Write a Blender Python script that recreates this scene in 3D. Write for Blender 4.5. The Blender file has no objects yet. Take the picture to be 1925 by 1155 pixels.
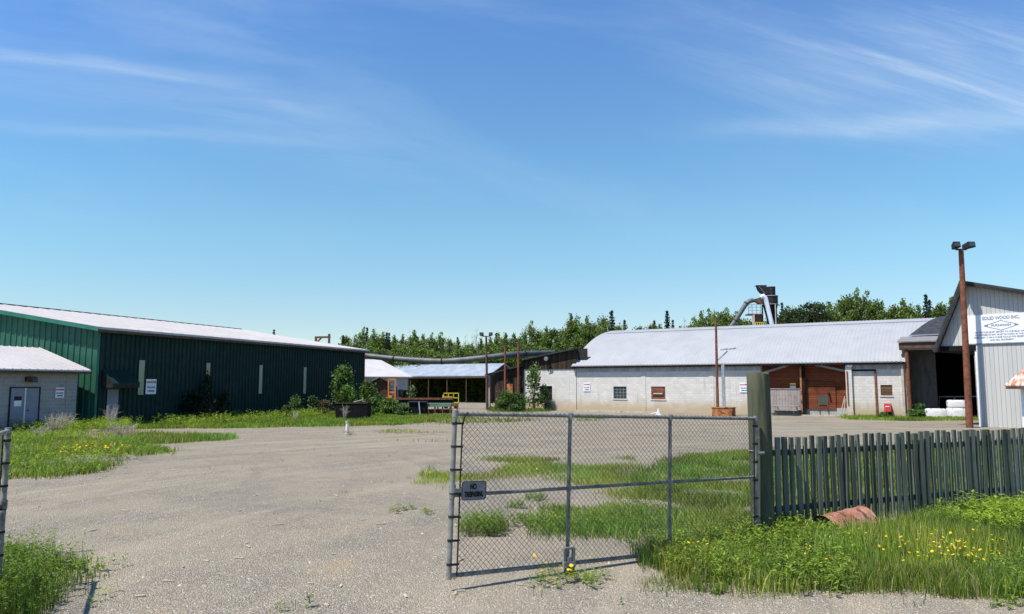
import bpy, math, random
import numpy as np
from mathutils import Vector, Matrix
R = math.radians
S = bpy.context.scene
COL = S.collection
random.seed(7)

# ------------------------------------------------------------------ camera, sky, sun, exposure
F, CX, CY, HZ, CAMH = 1420.0, 962.5, 577.5, 722.0, 2.4        # focal length and horizon in photo pixels, eye height
PITCH = math.atan((HZ - CY) / F)
cd = bpy.data.cameras.new('camera'); cam = bpy.data.objects.new('camera', cd); COL.objects.link(cam)
cam.location = (0, 0, CAMH); cam.rotation_euler = (math.pi/2 + PITCH, 0, 0)
cd.sensor_width = 36; cd.lens = 36 * F / 1925; cd.clip_end = 3000; cd.clip_start = 0.1
S.camera = cam
SUN_AZ, SUN_EL = 237, 62
world = bpy.data.worlds.new('World'); S.world = world; world.use_nodes = True
S.view_settings.view_transform = 'Standard'; S.view_settings.look = 'None'
S.view_settings.exposure = 0.5; S.view_settings.gamma = 1

def setup_world():
    nt = world.node_tree; N = nt.nodes; L = nt.links; N.clear()
    out = N.new('ShaderNodeOutputWorld'); bg = N.new('ShaderNodeBackground'); L.new(bg.outputs[0], out.inputs[0])
    sky = N.new('ShaderNodeTexSky'); sky.sky_type = 'NISHITA'; sky.sun_disc = False
    sky.sun_elevation = R(SUN_EL); sky.sun_rotation = R(SUN_AZ); sky.altitude = 200
    sky.air_density = 1.0; sky.dust_density = 0.1; sky.ozone_density = 2.0
    bg.inputs['Strength'].default_value = 0.14
    tc = N.new('ShaderNodeTexCoord'); sx = N.new('ShaderNodeSeparateXYZ'); L.new(tc.outputs['Generated'], sx.inputs[0])
    def M(op, a, b=None, c=None, clamp=False):
        n = N.new('ShaderNodeMath'); n.operation = op; n.use_clamp = clamp
        for i, v in enumerate((a, b, c)):
            if v is None: continue
            if isinstance(v, (int, float)): n.inputs[i].default_value = v
            else: L.new(v, n.inputs[i])
        return n.outputs[0]
    yy = M('MAXIMUM', sx.outputs[1], 0.08)
    u = M('DIVIDE', sx.outputs[0], yy); e = M('DIVIDE', sx.outputs[2], yy)
    def noise(sc, su, sv, rot, off, detail=6, rough=0.6):
        cb = N.new('ShaderNodeCombineXYZ'); L.new(u, cb.inputs[0]); L.new(e, cb.inputs[1]); cb.inputs[2].default_value = off
        mp = N.new('ShaderNodeMapping'); L.new(cb.outputs[0], mp.inputs[0])
        mp.vector_type = 'TEXTURE'; mp.inputs['Rotation'].default_value = (0, 0, rot); mp.inputs['Scale'].default_value = (1/su, 1/sv, 1)
        t = N.new('ShaderNodeTexNoise'); t.inputs['Scale'].default_value = sc; t.inputs['Detail'].default_value = detail
        t.inputs['Roughness'].default_value = rough; t.inputs['Distortion'].default_value = 0.35
        L.new(mp.outputs[0], t.inputs['Vector']); return t.outputs[0]
    warp = M('MULTIPLY', M('SUBTRACT', noise(2.6, 1, 1, 0, 3.1, 3), 0.5), 0.07)
    ew = M('ADD', e, warp)
    def gauss(x, w): return M('POWER', 2.718, M('MULTIPLY', M('POWER', M('ABSOLUTE', M('DIVIDE', x, w)), 2.0), -1.0))
    def ramp(x, a, b): return M('MULTIPLY', M('SUBTRACT', x, a), 1/(b-a), clamp=True)
    def smooth(x): return M('MULTIPLY', M('MULTIPLY', x, x), M('SUBTRACT', 3.0, M('MULTIPLY', x, 2.0)))
    # long streak at upper left
    d1 = M('ADD', u, 0.678)
    c1 = M('SUBTRACT', M('SUBTRACT', 0.447, M('MULTIPLY', d1, 0.05)), M('MULTIPLY', M('MULTIPLY', d1, d1), 0.36))
    s1 = M('MULTIPLY', gauss(M('SUBTRACT', ew, c1), 0.010), smooth(ramp(u, -0.12, -0.68)))
    s1b = M('MULTIPLY', gauss(M('SUBTRACT', ew, M('SUBTRACT', c1, 0.03)), 0.05), smooth(ramp(u, 0.12, -0.5)))
    c2 = M('SUBTRACT', 0.345, M('MULTIPLY', M('MULTIPLY', d1, d1), 0.10))
    s2 = M('MULTIPLY', gauss(M('SUBTRACT', ew, c2), 0.009), smooth(ramp(u, -0.1, -0.4)))
    # right hand veil
    c3 = M('ADD', 0.345, M('MULTIPLY', M('SUBTRACT', u, 0.45), 0.03))
    s3 = M('MULTIPLY', gauss(M('SUBTRACT', ew, c3), 0.016), smooth(ramp(u, 0.15, 0.55)))
    c4 = M('SUBTRACT', 0.50, M('MULTIPLY', M('SUBTRACT', u, 0.33), 0.36))
    s4 = M('MULTIPLY', gauss(M('SUBTRACT', ew, c4), 0.034), smooth(ramp(u, 0.18, 0.5)))
    s5 = M('MULTIPLY', gauss(M('SUBTRACT', ew, 0.43), 0.085), smooth(ramp(u, 0.1, 0.7)))
    n1 = smooth(ramp(noise(2.6, 1.0, 14.0, -0.12, 0.0, 12, 0.68), 0.34, 0.68))
    n2 = smooth(ramp(noise(2.4, 1.0, 10.0, -0.30, 7.0, 12, 0.70), 0.40, 0.72))
    left = M('MULTIPLY', M('ADD', M('MULTIPLY', s1, 0.34), M('ADD', M('MULTIPLY', s1b, 0.15), M('MULTIPLY', s2, 0.14))), M('ADD', M('MULTIPLY', n1, 0.65), 0.35))
    right = M('ADD', M('MULTIPLY', M('MULTIPLY', s3, 0.44), M('ADD', M('MULTIPLY', n1, 0.6), 0.4)), M('MULTIPLY', M('ADD', M('MULTIPLY', s4, 0.18), M('MULTIPLY', s5, 0.62)), M('ADD', M('MULTIPLY', n2, 0.7), 0.25)))
    faint = M('MULTIPLY', smooth(ramp(noise(1.7, 1.0, 4.0, -0.2, 11.0, 7, 0.6), 0.45, 0.8)), M('MULTIPLY', smooth(ramp(e, 0.12, 0.4)), 0.22))
    amt = M('MULTIPLY', M('ADD', left, M('ADD', right, faint)), 0.8, clamp=True)
    mx = N.new('ShaderNodeMix'); mx.data_type = 'RGBA'
    hs = N.new('ShaderNodeHueSaturation'); hs.inputs['Hue'].default_value = 0.5; hs.inputs['Saturation'].default_value = 1.0
    tn = N.new('ShaderNodeMix'); tn.data_type = 'RGBA'; tn.blend_type = 'MULTIPLY'; tn.inputs[0].default_value = 1; 
    cr = N.new('ShaderNodeValToRGB'); L.new(M('MULTIPLY', e, 2.0, clamp=True), cr.inputs[0]); ce = cr.color_ramp.elements
    stops = ((.16, (.82, .89, .92)), (.38, (.81, 1.07, 1.05)), (.6, (.77, 1.12, 1.19)), (1.0, (.74, 1.09, 1.38)))
    while len(ce) < 4: ce.new(.5)
    for k, (p_, c_) in enumerate(stops): ce[k].position = p_; ce[k].color = (*[x/1.4 for x in c_], 1)
    L.new(cr.outputs[0], tn.inputs[7])
    L.new(sky.outputs[0], tn.inputs[6]); L.new(tn.outputs[2], hs.inputs['Color'])
    L.new(amt, mx.inputs[0]); L.new(hs.outputs[0], mx.inputs[6]); mx.inputs[7].default_value = (3.95, 4.6, 5.2, 1)
    L.new(mx.outputs[2], bg.inputs[0])
setup_world()
sl = bpy.data.lights.new('sun', 'SUN'); sl.energy = 5.0; sl.angle = R(0.53); sl.color = (1, 0.955, 0.88)
sun = bpy.data.objects.new('sun', sl); COL.objects.link(sun)
sv = Vector((math.sin(R(SUN_AZ))*math.cos(R(SUN_EL)), math.cos(R(SUN_AZ))*math.cos(R(SUN_EL)), math.sin(R(SUN_EL))))
sun.rotation_euler = sv.to_track_quat('Z', 'Y').to_euler(); sun.location = (0, 0, 60)

# ------------------------------------------------------------------ measuring: where a photo point lies in the place
def ray(px, py):
    a, b = (px - CX)/F, (CY - py)/F
    return np.array([a, math.cos(PITCH) - b*math.sin(PITCH), math.sin(PITCH) + b*math.cos(PITCH)])
def at(px, py, Y):
    d = ray(px, py); t = Y/d[1]; return np.array([d[0]*t, Y, CAMH + d[2]*t])
def gp(px, py):
    d = ray(px, py); t = -CAMH/d[2]; return np.array([d[0]*t, d[1]*t])
def XY(px, Y): return ((px - CX)/F*Y/math.cos(PITCH)*1.0, Y)
class Frame:
    def __init__(s, o, ang):
        s.o = np.array([o[0], o[1]]); s.a = ang; s.ex = np.array([math.cos(ang), math.sin(ang)]); s.ey = np.array([-math.sin(ang), math.cos(ang)])
    def hit(s, px, py, y=0.0):                    # local x, z on the upright plane local y
        d = ray(px, py); dl = np.array([d[:2] @ s.ex, d[:2] @ s.ey]); ol = np.array([-s.o @ s.ex, -s.o @ s.ey])
        t = (y - ol[1])/dl[1]; return ol[0] + t*dl[0], CAMH + t*d[2]
    def loc(s, p): q = np.array(p[:2]) - s.o; return q @ s.ex, q @ s.ey
    def w(s, x, y): return s.o + x*s.ex + y*s.ey

# ------------------------------------------------------------------ object helpers
def tag(o, label=None, cat=None, group=None, kind=None):
    if label: o['label'] = label
    if cat: o['category'] = cat
    if group: o['group'] = group
    if kind: o['kind'] = kind
    return o
def thing(name, label, cat, loc=(0, 0, 0), rz=0, group=None):
    o = bpy.data.objects.new(name, None); COL.objects.link(o); o.empty_display_size = 0.3
    o.location = (loc[0], loc[1], loc[2] if len(loc) > 2 else 0); o.rotation_euler = (0, 0, rz)
    return tag(o, label, cat, group)
class MB:
    def __init__(s): s.v = []; s.f = []
    def add(s, vs, fs):
        n = len(s.v); s.v += [tuple(map(float, p)) for p in vs]; s.f += [tuple(i+n for i in q) for q in fs]; return s
    def box(s, x0, x1, y0, y1, z0, z1):
        return s.hexa([(x0,y0,z0),(x1,y0,z0),(x1,y1,z0),(x0,y1,z0),(x0,y0,z1),(x1,y0,z1),(x1,y1,z1),(x0,y1,z1)])
    def hexa(s, p): return s.add(p, [(0,3,2,1),(4,5,6,7),(0,1,5,4),(1,2,6,5),(2,3,7,6),(3,0,4,7)])
    def bar(s, p0, p1, w, h=None, roll=0.0):      # rectangular bar between two points
        h = h or w; p0 = Vector(p0); p1 = Vector(p1); d = (p1-p0).normalized()
        up = Vector((0,0,1)) if abs(d.z) < .95 else Vector((0,1,0))
        a = d.cross(up).normalized(); b = a.cross(d).normalized()
        if roll: q = Matrix.Rotation(roll, 3, d); a = q @ a; b = q @ b
        c = [(-1,-1),(1,-1),(1,1),(-1,1)]
        vs = [p + a*w/2*i + b*h/2*j for p in (p0, p1) for i, j in c]
        return s.add(vs, [(0,1,2,3),(7,6,5,4),(0,4,5,1),(1,5,6,2),(2,6,7,3),(3,7,4,0)])
    def tube(s, pts, r, n=10, cap=True):
        pts = [Vector(p) for p in pts]; rs = r if isinstance(r, (list, tuple)) else [r]*len(pts)
        vs = []; fs = []; a = None
        for i, p in enumerate(pts):
            d = (pts[min(i+1, len(pts)-1)] - pts[max(i-1, 0)]).normalized()
            if a is None:
                up = Vector((0,0,1)) if abs(d.z) < .9 else Vector((1,0,0)); a = d.cross(up).normalized()
            a = (a - d*a.dot(d)).normalized(); b = d.cross(a)
            for k in range(n):
                t = 2*math.pi*k/n; vs.append(p + (a*math.cos(t) + b*math.sin(t))*rs[i])
        for i in range(len(pts)-1):
            for k in range(n): fs.append((i*n+k, i*n+(k+1)%n, (i+1)*n+(k+1)%n, (i+1)*n+k))
        if cap: fs.append(tuple(range(n-1, -1, -1))); fs.append(tuple((len(pts)-1)*n+k for k in range(n)))
        return s.add(vs, fs)
    def prism(s, poly, a, b, axis='y'):           # poly (u,v) swept along axis from a to b; u,v = x,z for y; y,z for x; x,y for z
        m = {'y': lambda u,v,w:(u,w,v), 'x': lambda u,v,w:(w,u,v), 'z': lambda u,v,w:(u,v,w)}[axis]; n = len(poly)
        vs = [m(u,v,a) for u,v in poly] + [m(u,v,b) for u,v in poly]
        fs = [tuple(range(n)), tuple(range(2*n-1, n-1, -1))] + [(i, i+n, (i+1)%n+n, (i+1)%n) for i in range(n)]
        return s.add(vs, fs)
    def holes(s, x0, x1, z0, z1, hs, y0, y1):     # wall slab in xz with rectangular holes
        xs = sorted({x0, x1, *[min(max(h[i], x0), x1) for h in hs for i in (0, 1)]}); zs = sorted({z0, z1, *[min(max(h[i], z0), z1) for h in hs for i in (2, 3)]})
        for i in range(len(xs)-1):
            j = 0
            while j < len(zs)-1:
                cx = (xs[i]+xs[i+1])/2; k = j
                while k < len(zs)-1 and not any(h[0] < cx < h[1] and h[2] < (zs[k]+zs[k+1])/2 < h[3] for h in hs): k += 1
                if k > j: s.box(xs[i], xs[i+1], y0, y1, zs[j], zs[k]); j = k
                else: j += 1
        return s
    def build(s, name, mat, parent=None, smooth=False, label=None):
        me = bpy.data.meshes.new(name); me.from_pydata(s.v, [], s.f); me.validate()
        import bmesh
        bm = bmesh.new(); bm.from_mesh(me); bmesh.ops.recalc_face_normals(bm, faces=bm.faces); bm.to_mesh(me); bm.free()
        me.materials.append(mat)
        if smooth:
            for p in me.polygons: p.use_smooth = True
            try: me.set_sharp_from_angle(angle=R(40))
            except Exception: pass
        o = bpy.data.objects.new(name, me); COL.objects.link(o); o.parent = parent
        if label: o['label'] = label
        return o
def npmesh(name, V, faces, col, mat, parent=None):
    """V (n,3); faces list of (m,k) int arrays; col (n,3)"""
    me = bpy.data.meshes.new(name); me.vertices.add(len(V)); me.vertices.foreach_set('co', np.ascontiguousarray(V, np.float32).ravel())
    nl = sum(f.size for f in faces); npol = sum(len(f) for f in faces)
    me.loops.add(nl); me.polygons.add(npol)
    me.loops.foreach_set('vertex_index', np.concatenate([f.ravel() for f in faces]).astype(np.int32))
    st = []; o = 0
    for f in faces: st.append(o + np.arange(len(f))*f.shape[1]); o += f.size
    me.polygons.foreach_set('loop_start', np.concatenate(st).astype(np.int32))
    me.update(calc_edges=True)
    if col is not None:
        a = me.attributes.new('Col', 'FLOAT_COLOR', 'POINT')
        a.data.foreach_set('color', np.concatenate([col, np.ones((len(col), 1))], 1).astype(np.float32).ravel())
    me.materials.append(mat); ob = bpy.data.objects.new(name, me); COL.objects.link(ob); ob.parent = parent
    return ob
def copy_tree(o, parent=None):
    c = o.copy(); COL.objects.link(c); c.parent = parent
    for ch in list(o.children): copy_tree(ch, c)
    return c
def text(parent, s, size, loc, mat, rot=(math.pi/2, 0, 0), name='lettering', align='CENTER', sx=1.0, bold=0.0, depth=0.002):
    cu = bpy.data.curves.new('t', 'FONT'); cu.body = s; cu.size = size; cu.align_x = align; cu.align_y = 'CENTER'; cu.extrude = depth; cu.offset = bold
    t = bpy.data.objects.new('t', cu); COL.objects.link(t); bpy.context.view_layer.update()
    me = bpy.data.meshes.new_from_object(t.evaluated_get(bpy.context.evaluated_depsgraph_get()))
    bpy.data.objects.remove(t); me.name = name; me.materials.clear(); me.materials.append(mat)
    o = bpy.data.objects.new(name, me); COL.objects.link(o); o.parent = parent; o.location = loc; o.rotation_euler = rot; o.scale = (sx, 1, 1)
    return o

# ------------------------------------------------------------------ materials
def newmat(name):
    m = bpy.data.materials.new(name); m.use_nodes = True; nt = m.node_tree; nt.nodes.clear()
    out = nt.nodes.new('ShaderNodeOutputMaterial'); b = nt.nodes.new('ShaderNodeBsdfPrincipled'); nt.links.new(b.outputs[0], out.inputs[0])
    return m, nt, b, out
def nd(nt, t, **kw):
    n = nt.nodes.new(t)
    for k, v in kw.items():
        if k in n.inputs.keys():
            if hasattr(v, 'is_output'): nt.links.new(v, n.inputs[k])
            else: n.inputs[k].default_value = v
        else: setattr(n, k, v)
    return n
def coord(nt, scale=(1, 1, 1), wall=False):
    tc = nt.nodes.new('ShaderNodeTexCoord')
    v = tc.outputs['Object']
    if wall:
        sp = nt.nodes.new('ShaderNodeSeparateXYZ'); nt.links.new(v, sp.inputs[0])
        ad = nt.nodes.new('ShaderNodeMath'); nt.links.new(sp.outputs[0], ad.inputs[0]); nt.links.new(sp.outputs[1], ad.inputs[1])
        cb = nt.nodes.new('ShaderNodeCombineXYZ'); nt.links.new(ad.outputs[0], cb.inputs[0]); nt.links.new(sp.outputs[2], cb.inputs[1]); v = cb.outputs[0]
    mp = nt.nodes.new('ShaderNodeMapping'); mp.inputs['Scale'].default_value = scale; nt.links.new(v, mp.inputs[0]); return mp.outputs[0]
def mixc(nt, f, a, b, mode='MIX'):
    n = nt.nodes.new('ShaderNodeMix'); n.data_type = 'RGBA'; n.blend_type = mode
    for k, v in ((0, f), (6, a), (7, b)):
        if hasattr(v, 'is_output'): nt.links.new(v, n.inputs[k])
        elif k == 0: n.inputs[0].default_value = v
        else: n.inputs[k].default_value = (*v, 1)
    return n.outputs[2]
def rmp(nt, f, a, b):
    n = nt.nodes.new('ShaderNodeMapRange'); n.inputs[1].default_value = a; n.inputs[2].default_value = b
    n.interpolation_type = 'SMOOTHSTEP'; nt.links.new(f, n.inputs[0]); return n.outputs[0]
def noi(nt, v, sc, det=5, rough=.6, dist=0):
    n = nt.nodes.new('ShaderNodeTexNoise'); nt.links.new(v, n.inputs['Vector']); n.inputs['Scale'].default_value = sc
    n.inputs['Detail'].default_value = det; n.inputs['Roughness'].default_value = rough; n.inputs['Distortion'].default_value = dist; return n.outputs[0]
def bump(nt, b, h, st, dist):
    n = nt.nodes.new('ShaderNodeBump'); n.inputs['Strength'].default_value = st; n.inputs['Distance'].default_value = dist
    nt.links.new(h, n.inputs['Height']); nt.links.new(n.outputs[0], b.inputs['Normal'])
def weathered(name, c1, c2, sc=3, rough=.8, metal=0, c3=None, t3=(.6, .7), sc3=2, bs=.2, streak=False, spec=.3):
    m, nt, b, _ = newmat(name); v = coord(nt, (1, 1, .18) if streak else (1, 1, 1))
    n = noi(nt, v, sc, 7, .65); c = mixc(nt, rmp(nt, n, .35, .65), c1, c2)
    if c3: c = mixc(nt, rmp(nt, noi(nt, v, sc3, 8, .7), *t3), c, c3)
    nt.links.new(c, b.inputs['Base Color']); b.inputs['Roughness'].default_value = rough; b.inputs['Metallic'].default_value = metal
    b.inputs['Specular IOR Level'].default_value = spec
    if bs: bump(nt, b, noi(nt, v, sc*6, 5), bs, .02)
    return m
def block_mat(name, c1, c2, mortar, dirt=None, dz=(.0, 1.0), ms=.012):
    m, nt, b, _ = newmat(name); v = coord(nt, (1, 1, 1), wall=True)
    br = nd(nt, 'ShaderNodeTexBrick', Scale=1.0); nt.links.new(v, br.inputs['Vector'])
    br.inputs['Brick Width'].default_value = .4; br.inputs['Row Height'].default_value = .2; br.inputs['Mortar Size'].default_value = ms
    br.inputs['Mortar Smooth'].default_value = .3; br.inputs['Color1'].default_value = (*c1, 1); br.inputs['Color2'].default_value = (*c2, 1); br.inputs['Mortar'].default_value = (*mortar, 1)
    c = br.outputs[0]
    v3 = coord(nt)
    c = mixc(nt, .8, c, mixc(nt, noi(nt, v3, 1.2, 6), (.78, .78, .78), (1.1, 1.1, 1.1)), 'MULTIPLY')
    # faint runs below eaves and windows
    vs = coord(nt, (3.0, 3.0, .25)); c = mixc(nt, rmp(nt, noi(nt, vs, 1.3, 5), .56, .75), c, tuple(x*.72 for x in c1))
    if dirt:
        sp = nt.nodes.new('ShaderNodeSeparateXYZ'); nt.links.new(v3, sp.inputs[0])
        ad = nd(nt, 'ShaderNodeMath', operation='MULTIPLY_ADD'); nt.links.new(noi(nt, v3, 1.1, 6), ad.inputs[0]); ad.inputs[1].default_value = -1.3; nt.links.new(sp.outputs[2], ad.inputs[2])
        c = mixc(nt, rmp(nt, ad.outputs[0], dz[1]-.6, dz[0]-.6), c, mixc(nt, .85, c, dirt))
    nt.links.new(c, b.inputs['Base Color']); b.inputs['Roughness'].default_value = .9; b.inputs['Specular IOR Level'].default_value = .2
    h = nd(nt, 'ShaderNodeMath', operation='MULTIPLY_ADD'); nt.links.new(br.outputs['Fac'], h.inputs[0]); h.inputs[1].default_value = -1; nt.links.new(noi(nt, v3, 30, 4), h.inputs[2])
    bump(nt, b, h.outputs[0], .35, .012); return m
def plank_mat(name, c1, c2, gap, w=.15, vertical=False, length=3.0, rough=.85, clean=False):
    m, nt, b, _ = newmat(name); v = coord(nt, (1, 1, 1), wall=True)
    if vertical:
        mp = nt.nodes.new('ShaderNodeMapping'); mp.inputs['Rotation'].default_value = (0, 0, math.pi/2); nt.links.new(v, mp.inputs[0]); v = mp.outputs[0]
    br = nd(nt, 'ShaderNodeTexBrick', Scale=1.0); nt.links.new(v, br.inputs['Vector'])
    br.inputs['Brick Width'].default_value = length; br.inputs['Row Height'].default_value = w; br.inputs['Mortar Size'].default_value = .008
    br.inputs['Color1'].default_value = (*c1, 1); br.inputs['Color2'].default_value = (*c2, 1); br.inputs['Mortar'].default_value = (*gap, 1); br.inputs['Bias'].default_value = -.2
    g = coord(nt, (12, 12, 1.2) if vertical else (1.2, 1.2, 12))
    c = mixc(nt, .8, br.outputs[0], mixc(nt, noi(nt, g, 2.2, 6), (.45, .45, .45) if not clean else (.88, .88, .88), (1.35, 1.3, 1.2) if not clean else (1.08, 1.08, 1.08)), 'MULTIPLY')
    if not clean: c = mixc(nt, rmp(nt, noi(nt, coord(nt), .9, 5), .5, .75), c, tuple(x*.5 for x in c1))
    nt.links.new(c, b.inputs['Base Color']); b.inputs['Roughness'].default_value = rough; b.inputs['Specular IOR Level'].default_value = .15
    h = nd(nt, 'ShaderNodeMath', operation='MULTIPLY_ADD'); nt.links.new(br.outputs['Fac'], h.inputs[0]); h.inputs[1].default_value = -1.5; nt.links.new(noi(nt, g, 5, 4), h.inputs[2])
    bump(nt, b, h.outputs[0], .5, .012); return m
def leaf_mat(name, tr=.35, tint=(1.25, 1.35, .6), rough=.6):
    m, nt, b, out = newmat(name); at_ = nd(nt, 'ShaderNodeAttribute', attribute_name='Col')
    nt.links.new(at_.outputs['Color'], b.inputs['Base Color']); b.inputs['Roughness'].default_value = rough; b.inputs['Specular IOR Level'].default_value = .25
    t = nd(nt, 'ShaderNodeBsdfTranslucent'); c = mixc(nt, 1.0, at_.outputs['Color'], tint, 'MULTIPLY'); nt.links.new(c, t.inputs[0])
    mx = nd(nt, 'ShaderNodeMixShader'); mx.inputs[0].default_value = tr; nt.links.new(b.outputs[0], mx.inputs[1]); nt.links.new(t.outputs[0], mx.inputs[2]); nt.links.new(mx.outputs[0], out.inputs[0])
    return m
def gravel_mat():
    m, nt, b, _ = newmat('gravel'); v = coord(nt)
    def vor(sc, feat='F1'):
        n = nd(nt, 'ShaderNodeTexVoronoi', Scale=sc, feature=feat); nt.links.new(v, n.inputs['Vector']); return n
    s1 = vor(58); s2 = vor(19); s3 = vor(110)
    def val(n):
        sp = nt.nodes.new('ShaderNodeSeparateColor'); nt.links.new(n.outputs['Color'], sp.inputs[0]); return sp.outputs[0]
    stone = mixc(nt, val(s1), (.30, .265, .215), (.62, .56, .47))
    stone = mixc(nt, rmp(nt, val(s2), .84, .9), stone, (.62, .57, .48))
    stone = mixc(nt, rmp(nt, val(s3), .55, .7), stone, (.26, .24, .215))
    dust = mixc(nt, noi(nt, v, 40, 5), (.39, .34, .27), (.55, .485, .395))
    c = mixc(nt, rmp(nt, noi(nt, v, .55, 7, .65), .38, .62), stone, dust)
    # packed wheel tracks swinging in from the gate: arcs round a turning centre
    def arcs(cx_, cy_, k, seed_):
        sp = nt.nodes.new('ShaderNodeSeparateXYZ'); nt.links.new(v, sp.inputs[0])
        def mm(op, a, b_=None):
            q = nt.nodes.new('ShaderNodeMath'); q.operation = op
            for ii, w_ in enumerate((a, b_)):
                if w_ is None: continue
                if isinstance(w_, (int, float)): q.inputs[ii].default_value = w_
                else: nt.links.new(w_, q.inputs[ii])
            return q.outputs[0]
        dx = mm('SUBTRACT', sp.outputs[0], cx_); dy = mm('SUBTRACT', sp.outputs[1], cy_)
        rad = mm('SQRT', mm('ADD', mm('MULTIPLY', dx, dx), mm('MULTIPLY', dy, dy))); ang = mm('ARCTAN2', dy, dx)
        cb = nt.nodes.new('ShaderNodeCombineXYZ'); nt.links.new(mm('MULTIPLY', rad, k), cb.inputs[0]); nt.links.new(mm('MULTIPLY', ang, 1.6), cb.inputs[1]); cb.inputs[2].default_value = seed_
        return noi(nt, cb.outputs[0], 1.0, 5, .55)
    c0 = c
    c = mixc(nt, rmp(nt, arcs(16, 6, 1.15, 0), .50, .66), c, (.56, .485, .385))
    c = mixc(nt, rmp(nt, arcs(-22, 16, 1.5, 4.0), .55, .70), c, mixc(nt, .55, c, (.29, .265, .235)))
    c = mixc(nt, rmp(nt, arcs(40, -5, .9, 9.0), .55, .70), c, (.50, .44, .355))
    c = mixc(nt, rmp(nt, noi(nt, v, .30, 7, .72, 1.0), .56, .70), c, mixc(nt, noi(nt, v, 25, 3), (.50, .385, .26), (.58, .47, .34)))
    mpb = nt.nodes.new('ShaderNodeMapping'); mpb.inputs['Location'].default_value = (30, 12, 0); nt.links.new(v, mpb.inputs[0])
    c = mixc(nt, rmp(nt, noi(nt, mpb.outputs[0], .20, 7, .72, .6), .50, .66), c, mixc(nt, .5, c, (.26, .24, .215)))
    mpc = nt.nodes.new('ShaderNodeMapping'); mpc.inputs['Location'].default_value = (-9, 41, 0); nt.links.new(v, mpc.inputs[0])
    c = mixc(nt, rmp(nt, noi(nt, mpc.outputs[0], 1.7, 6, .75, .4), .60, .74), c, (.60, .54, .45))
    c = mixc(nt, .72, c0, c)
    c = mixc(nt, 1.0, c, mixc(nt, val(s3), (.58, .56, .52), (1.0, .975, .92)), 'MULTIPLY')
    c = mixc(nt, 1.0, c, mixc(nt, val(s1), (.78, .78, .77), (1.08, 1.07, 1.05)), 'MULTIPLY')
    nt.links.new(c, b.inputs['Base Color']); b.inputs['Roughness'].default_value = .95; b.inputs['Specular IOR Level'].default_value = .15
    h = nd(nt, 'ShaderNodeMath', operation='MULTIPLY_ADD'); nt.links.new(s1.outputs['Distance'], h.inputs[0]); h.inputs[1].default_value = -14; nt.links.new(noi(nt, v, 8, 6), h.inputs[2])
    bump(nt, b, h.outputs[0], .6, .02); return m

m_gravel = gravel_mat()
m_greenshade = weathered('green_metal_shaded', (.010, .028, .024), (.014, .036, .030), 1.2, .6, spec=.15, c3=(.022, .055, .044), t3=(.5, .8), sc3=.7, bs=0)  # warehouse green darkened in colour for the wall that lies in shade
m_greensun = weathered('green_metal_sunlit', (.020, .088, .055), (.034, .115, .074), .8, .55, spec=.2, bs=0)  # brighter copy of the same green for the sunlit end wall
m_greentrim = weathered('green_trim', (.02, .12, .085), (.03, .15, .1), 1.5, .5, bs=0)
m_whiteroof = weathered('white_metal_roof', (.43, .40, .385), (.49, .455, .44), .6, .55, c3=(.37, .35, .335), t3=(.55, .8), sc3=1.2, bs=0, streak=True, spec=.35)
m_galv = weathered('galvanised_roof', (.285, .29, .30), (.315, .32, .33), .5, .6, c3=(.255, .26, .27), t3=(.5, .8), sc3=.9, bs=0, spec=.3)
m_bluegalv = weathered('dull_roof_metal', (.20, .235, .28), (.28, .315, .36), .9, .6, c3=(.36, .39, .43), t3=(.55, .75), sc3=2.0, bs=0)
m_block = block_mat('white_block', (.55, .52, .475), (.63, .60, .55), (.48, .45, .41), dirt=(.40, .30, .17), dz=(.1, 1.35))
m_blockdark = block_mat('grey_block', (.27, .255, .245), (.33, .31, .295), (.40, .38, .36))
m_blockmid = block_mat('bare_block', (.33, .32, .30), (.40, .385, .36), (.25, .24, .23))
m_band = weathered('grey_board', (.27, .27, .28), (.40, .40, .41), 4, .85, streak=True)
m_plank = plank_mat('brown_plank', (.155, .042, .019), (.215, .068, .030), (.03, .01, .007), .17)
m_dplank = plank_mat('dark_plank', (.030, .022, .017), (.085, .055, .036), (.004, .003, .003), .16, vertical=True)
m_shedplank = plank_mat('shed_plank', (.10, .055, .03), (.17, .10, .055), (.01, .008, .006), .2)
m_greyply = plank_mat('grey_plywood', (.30, .26, .25), (.38, .335, .32), (.12, .10, .09), .22, vertical=True)
m_siding = plank_mat('pale_siding', (.46, .45, .425), (.50, .49, .465), (.18, .18, .175), .22, vertical=True, length=30, clean=True)
m_rust = weathered('rusty_steel', (.135, .045, .025), (.23, .085, .045), 5, .85, c3=(.07, .03, .022), t3=(.5, .7), sc3=3)
m_rustlight = weathered('orange_rust', (.32, .11, .04), (.42, .19, .07), 5, .85, c3=(.12, .04, .02), t3=(.45, .6), sc3=3)
m_drum = weathered('faded_rusty_drum', (.22, .075, .045), (.36, .19, .14), 3, .8, c3=(.10, .035, .022), t3=(.5, .58), sc3=7)
m_dark = weathered('dark_steel', (.014, .014, .015), (.034, .031, .030), 4, .7, spec=.2)
m_black = weathered('black_metal', (.007, .006, .007), (.016, .013, .013), 2, .85, c3=(.035, .024, .02), t3=(.6, .8), spec=.1)
m_grey = weathered('grey_steel', (.22, .23, .245), (.34, .35, .365), 4, .5, metal=.3)
m_pipe = weathered('galvanised_pipe', (.16, .158, .145), (.27, .265, .24), 8, .6, metal=.2, c3=(.10, .085, .07), t3=(.55, .7), sc3=9, bs=.1)
m_wire = weathered('chain_wire', (.075, .072, .06), (.13, .125, .105), 8, .65, metal=.2, bs=0)
m_silver = weathered('silver_duct', (.55, .58, .63), (.66, .69, .74), 1, .4, metal=.1, bs=0)
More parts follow.
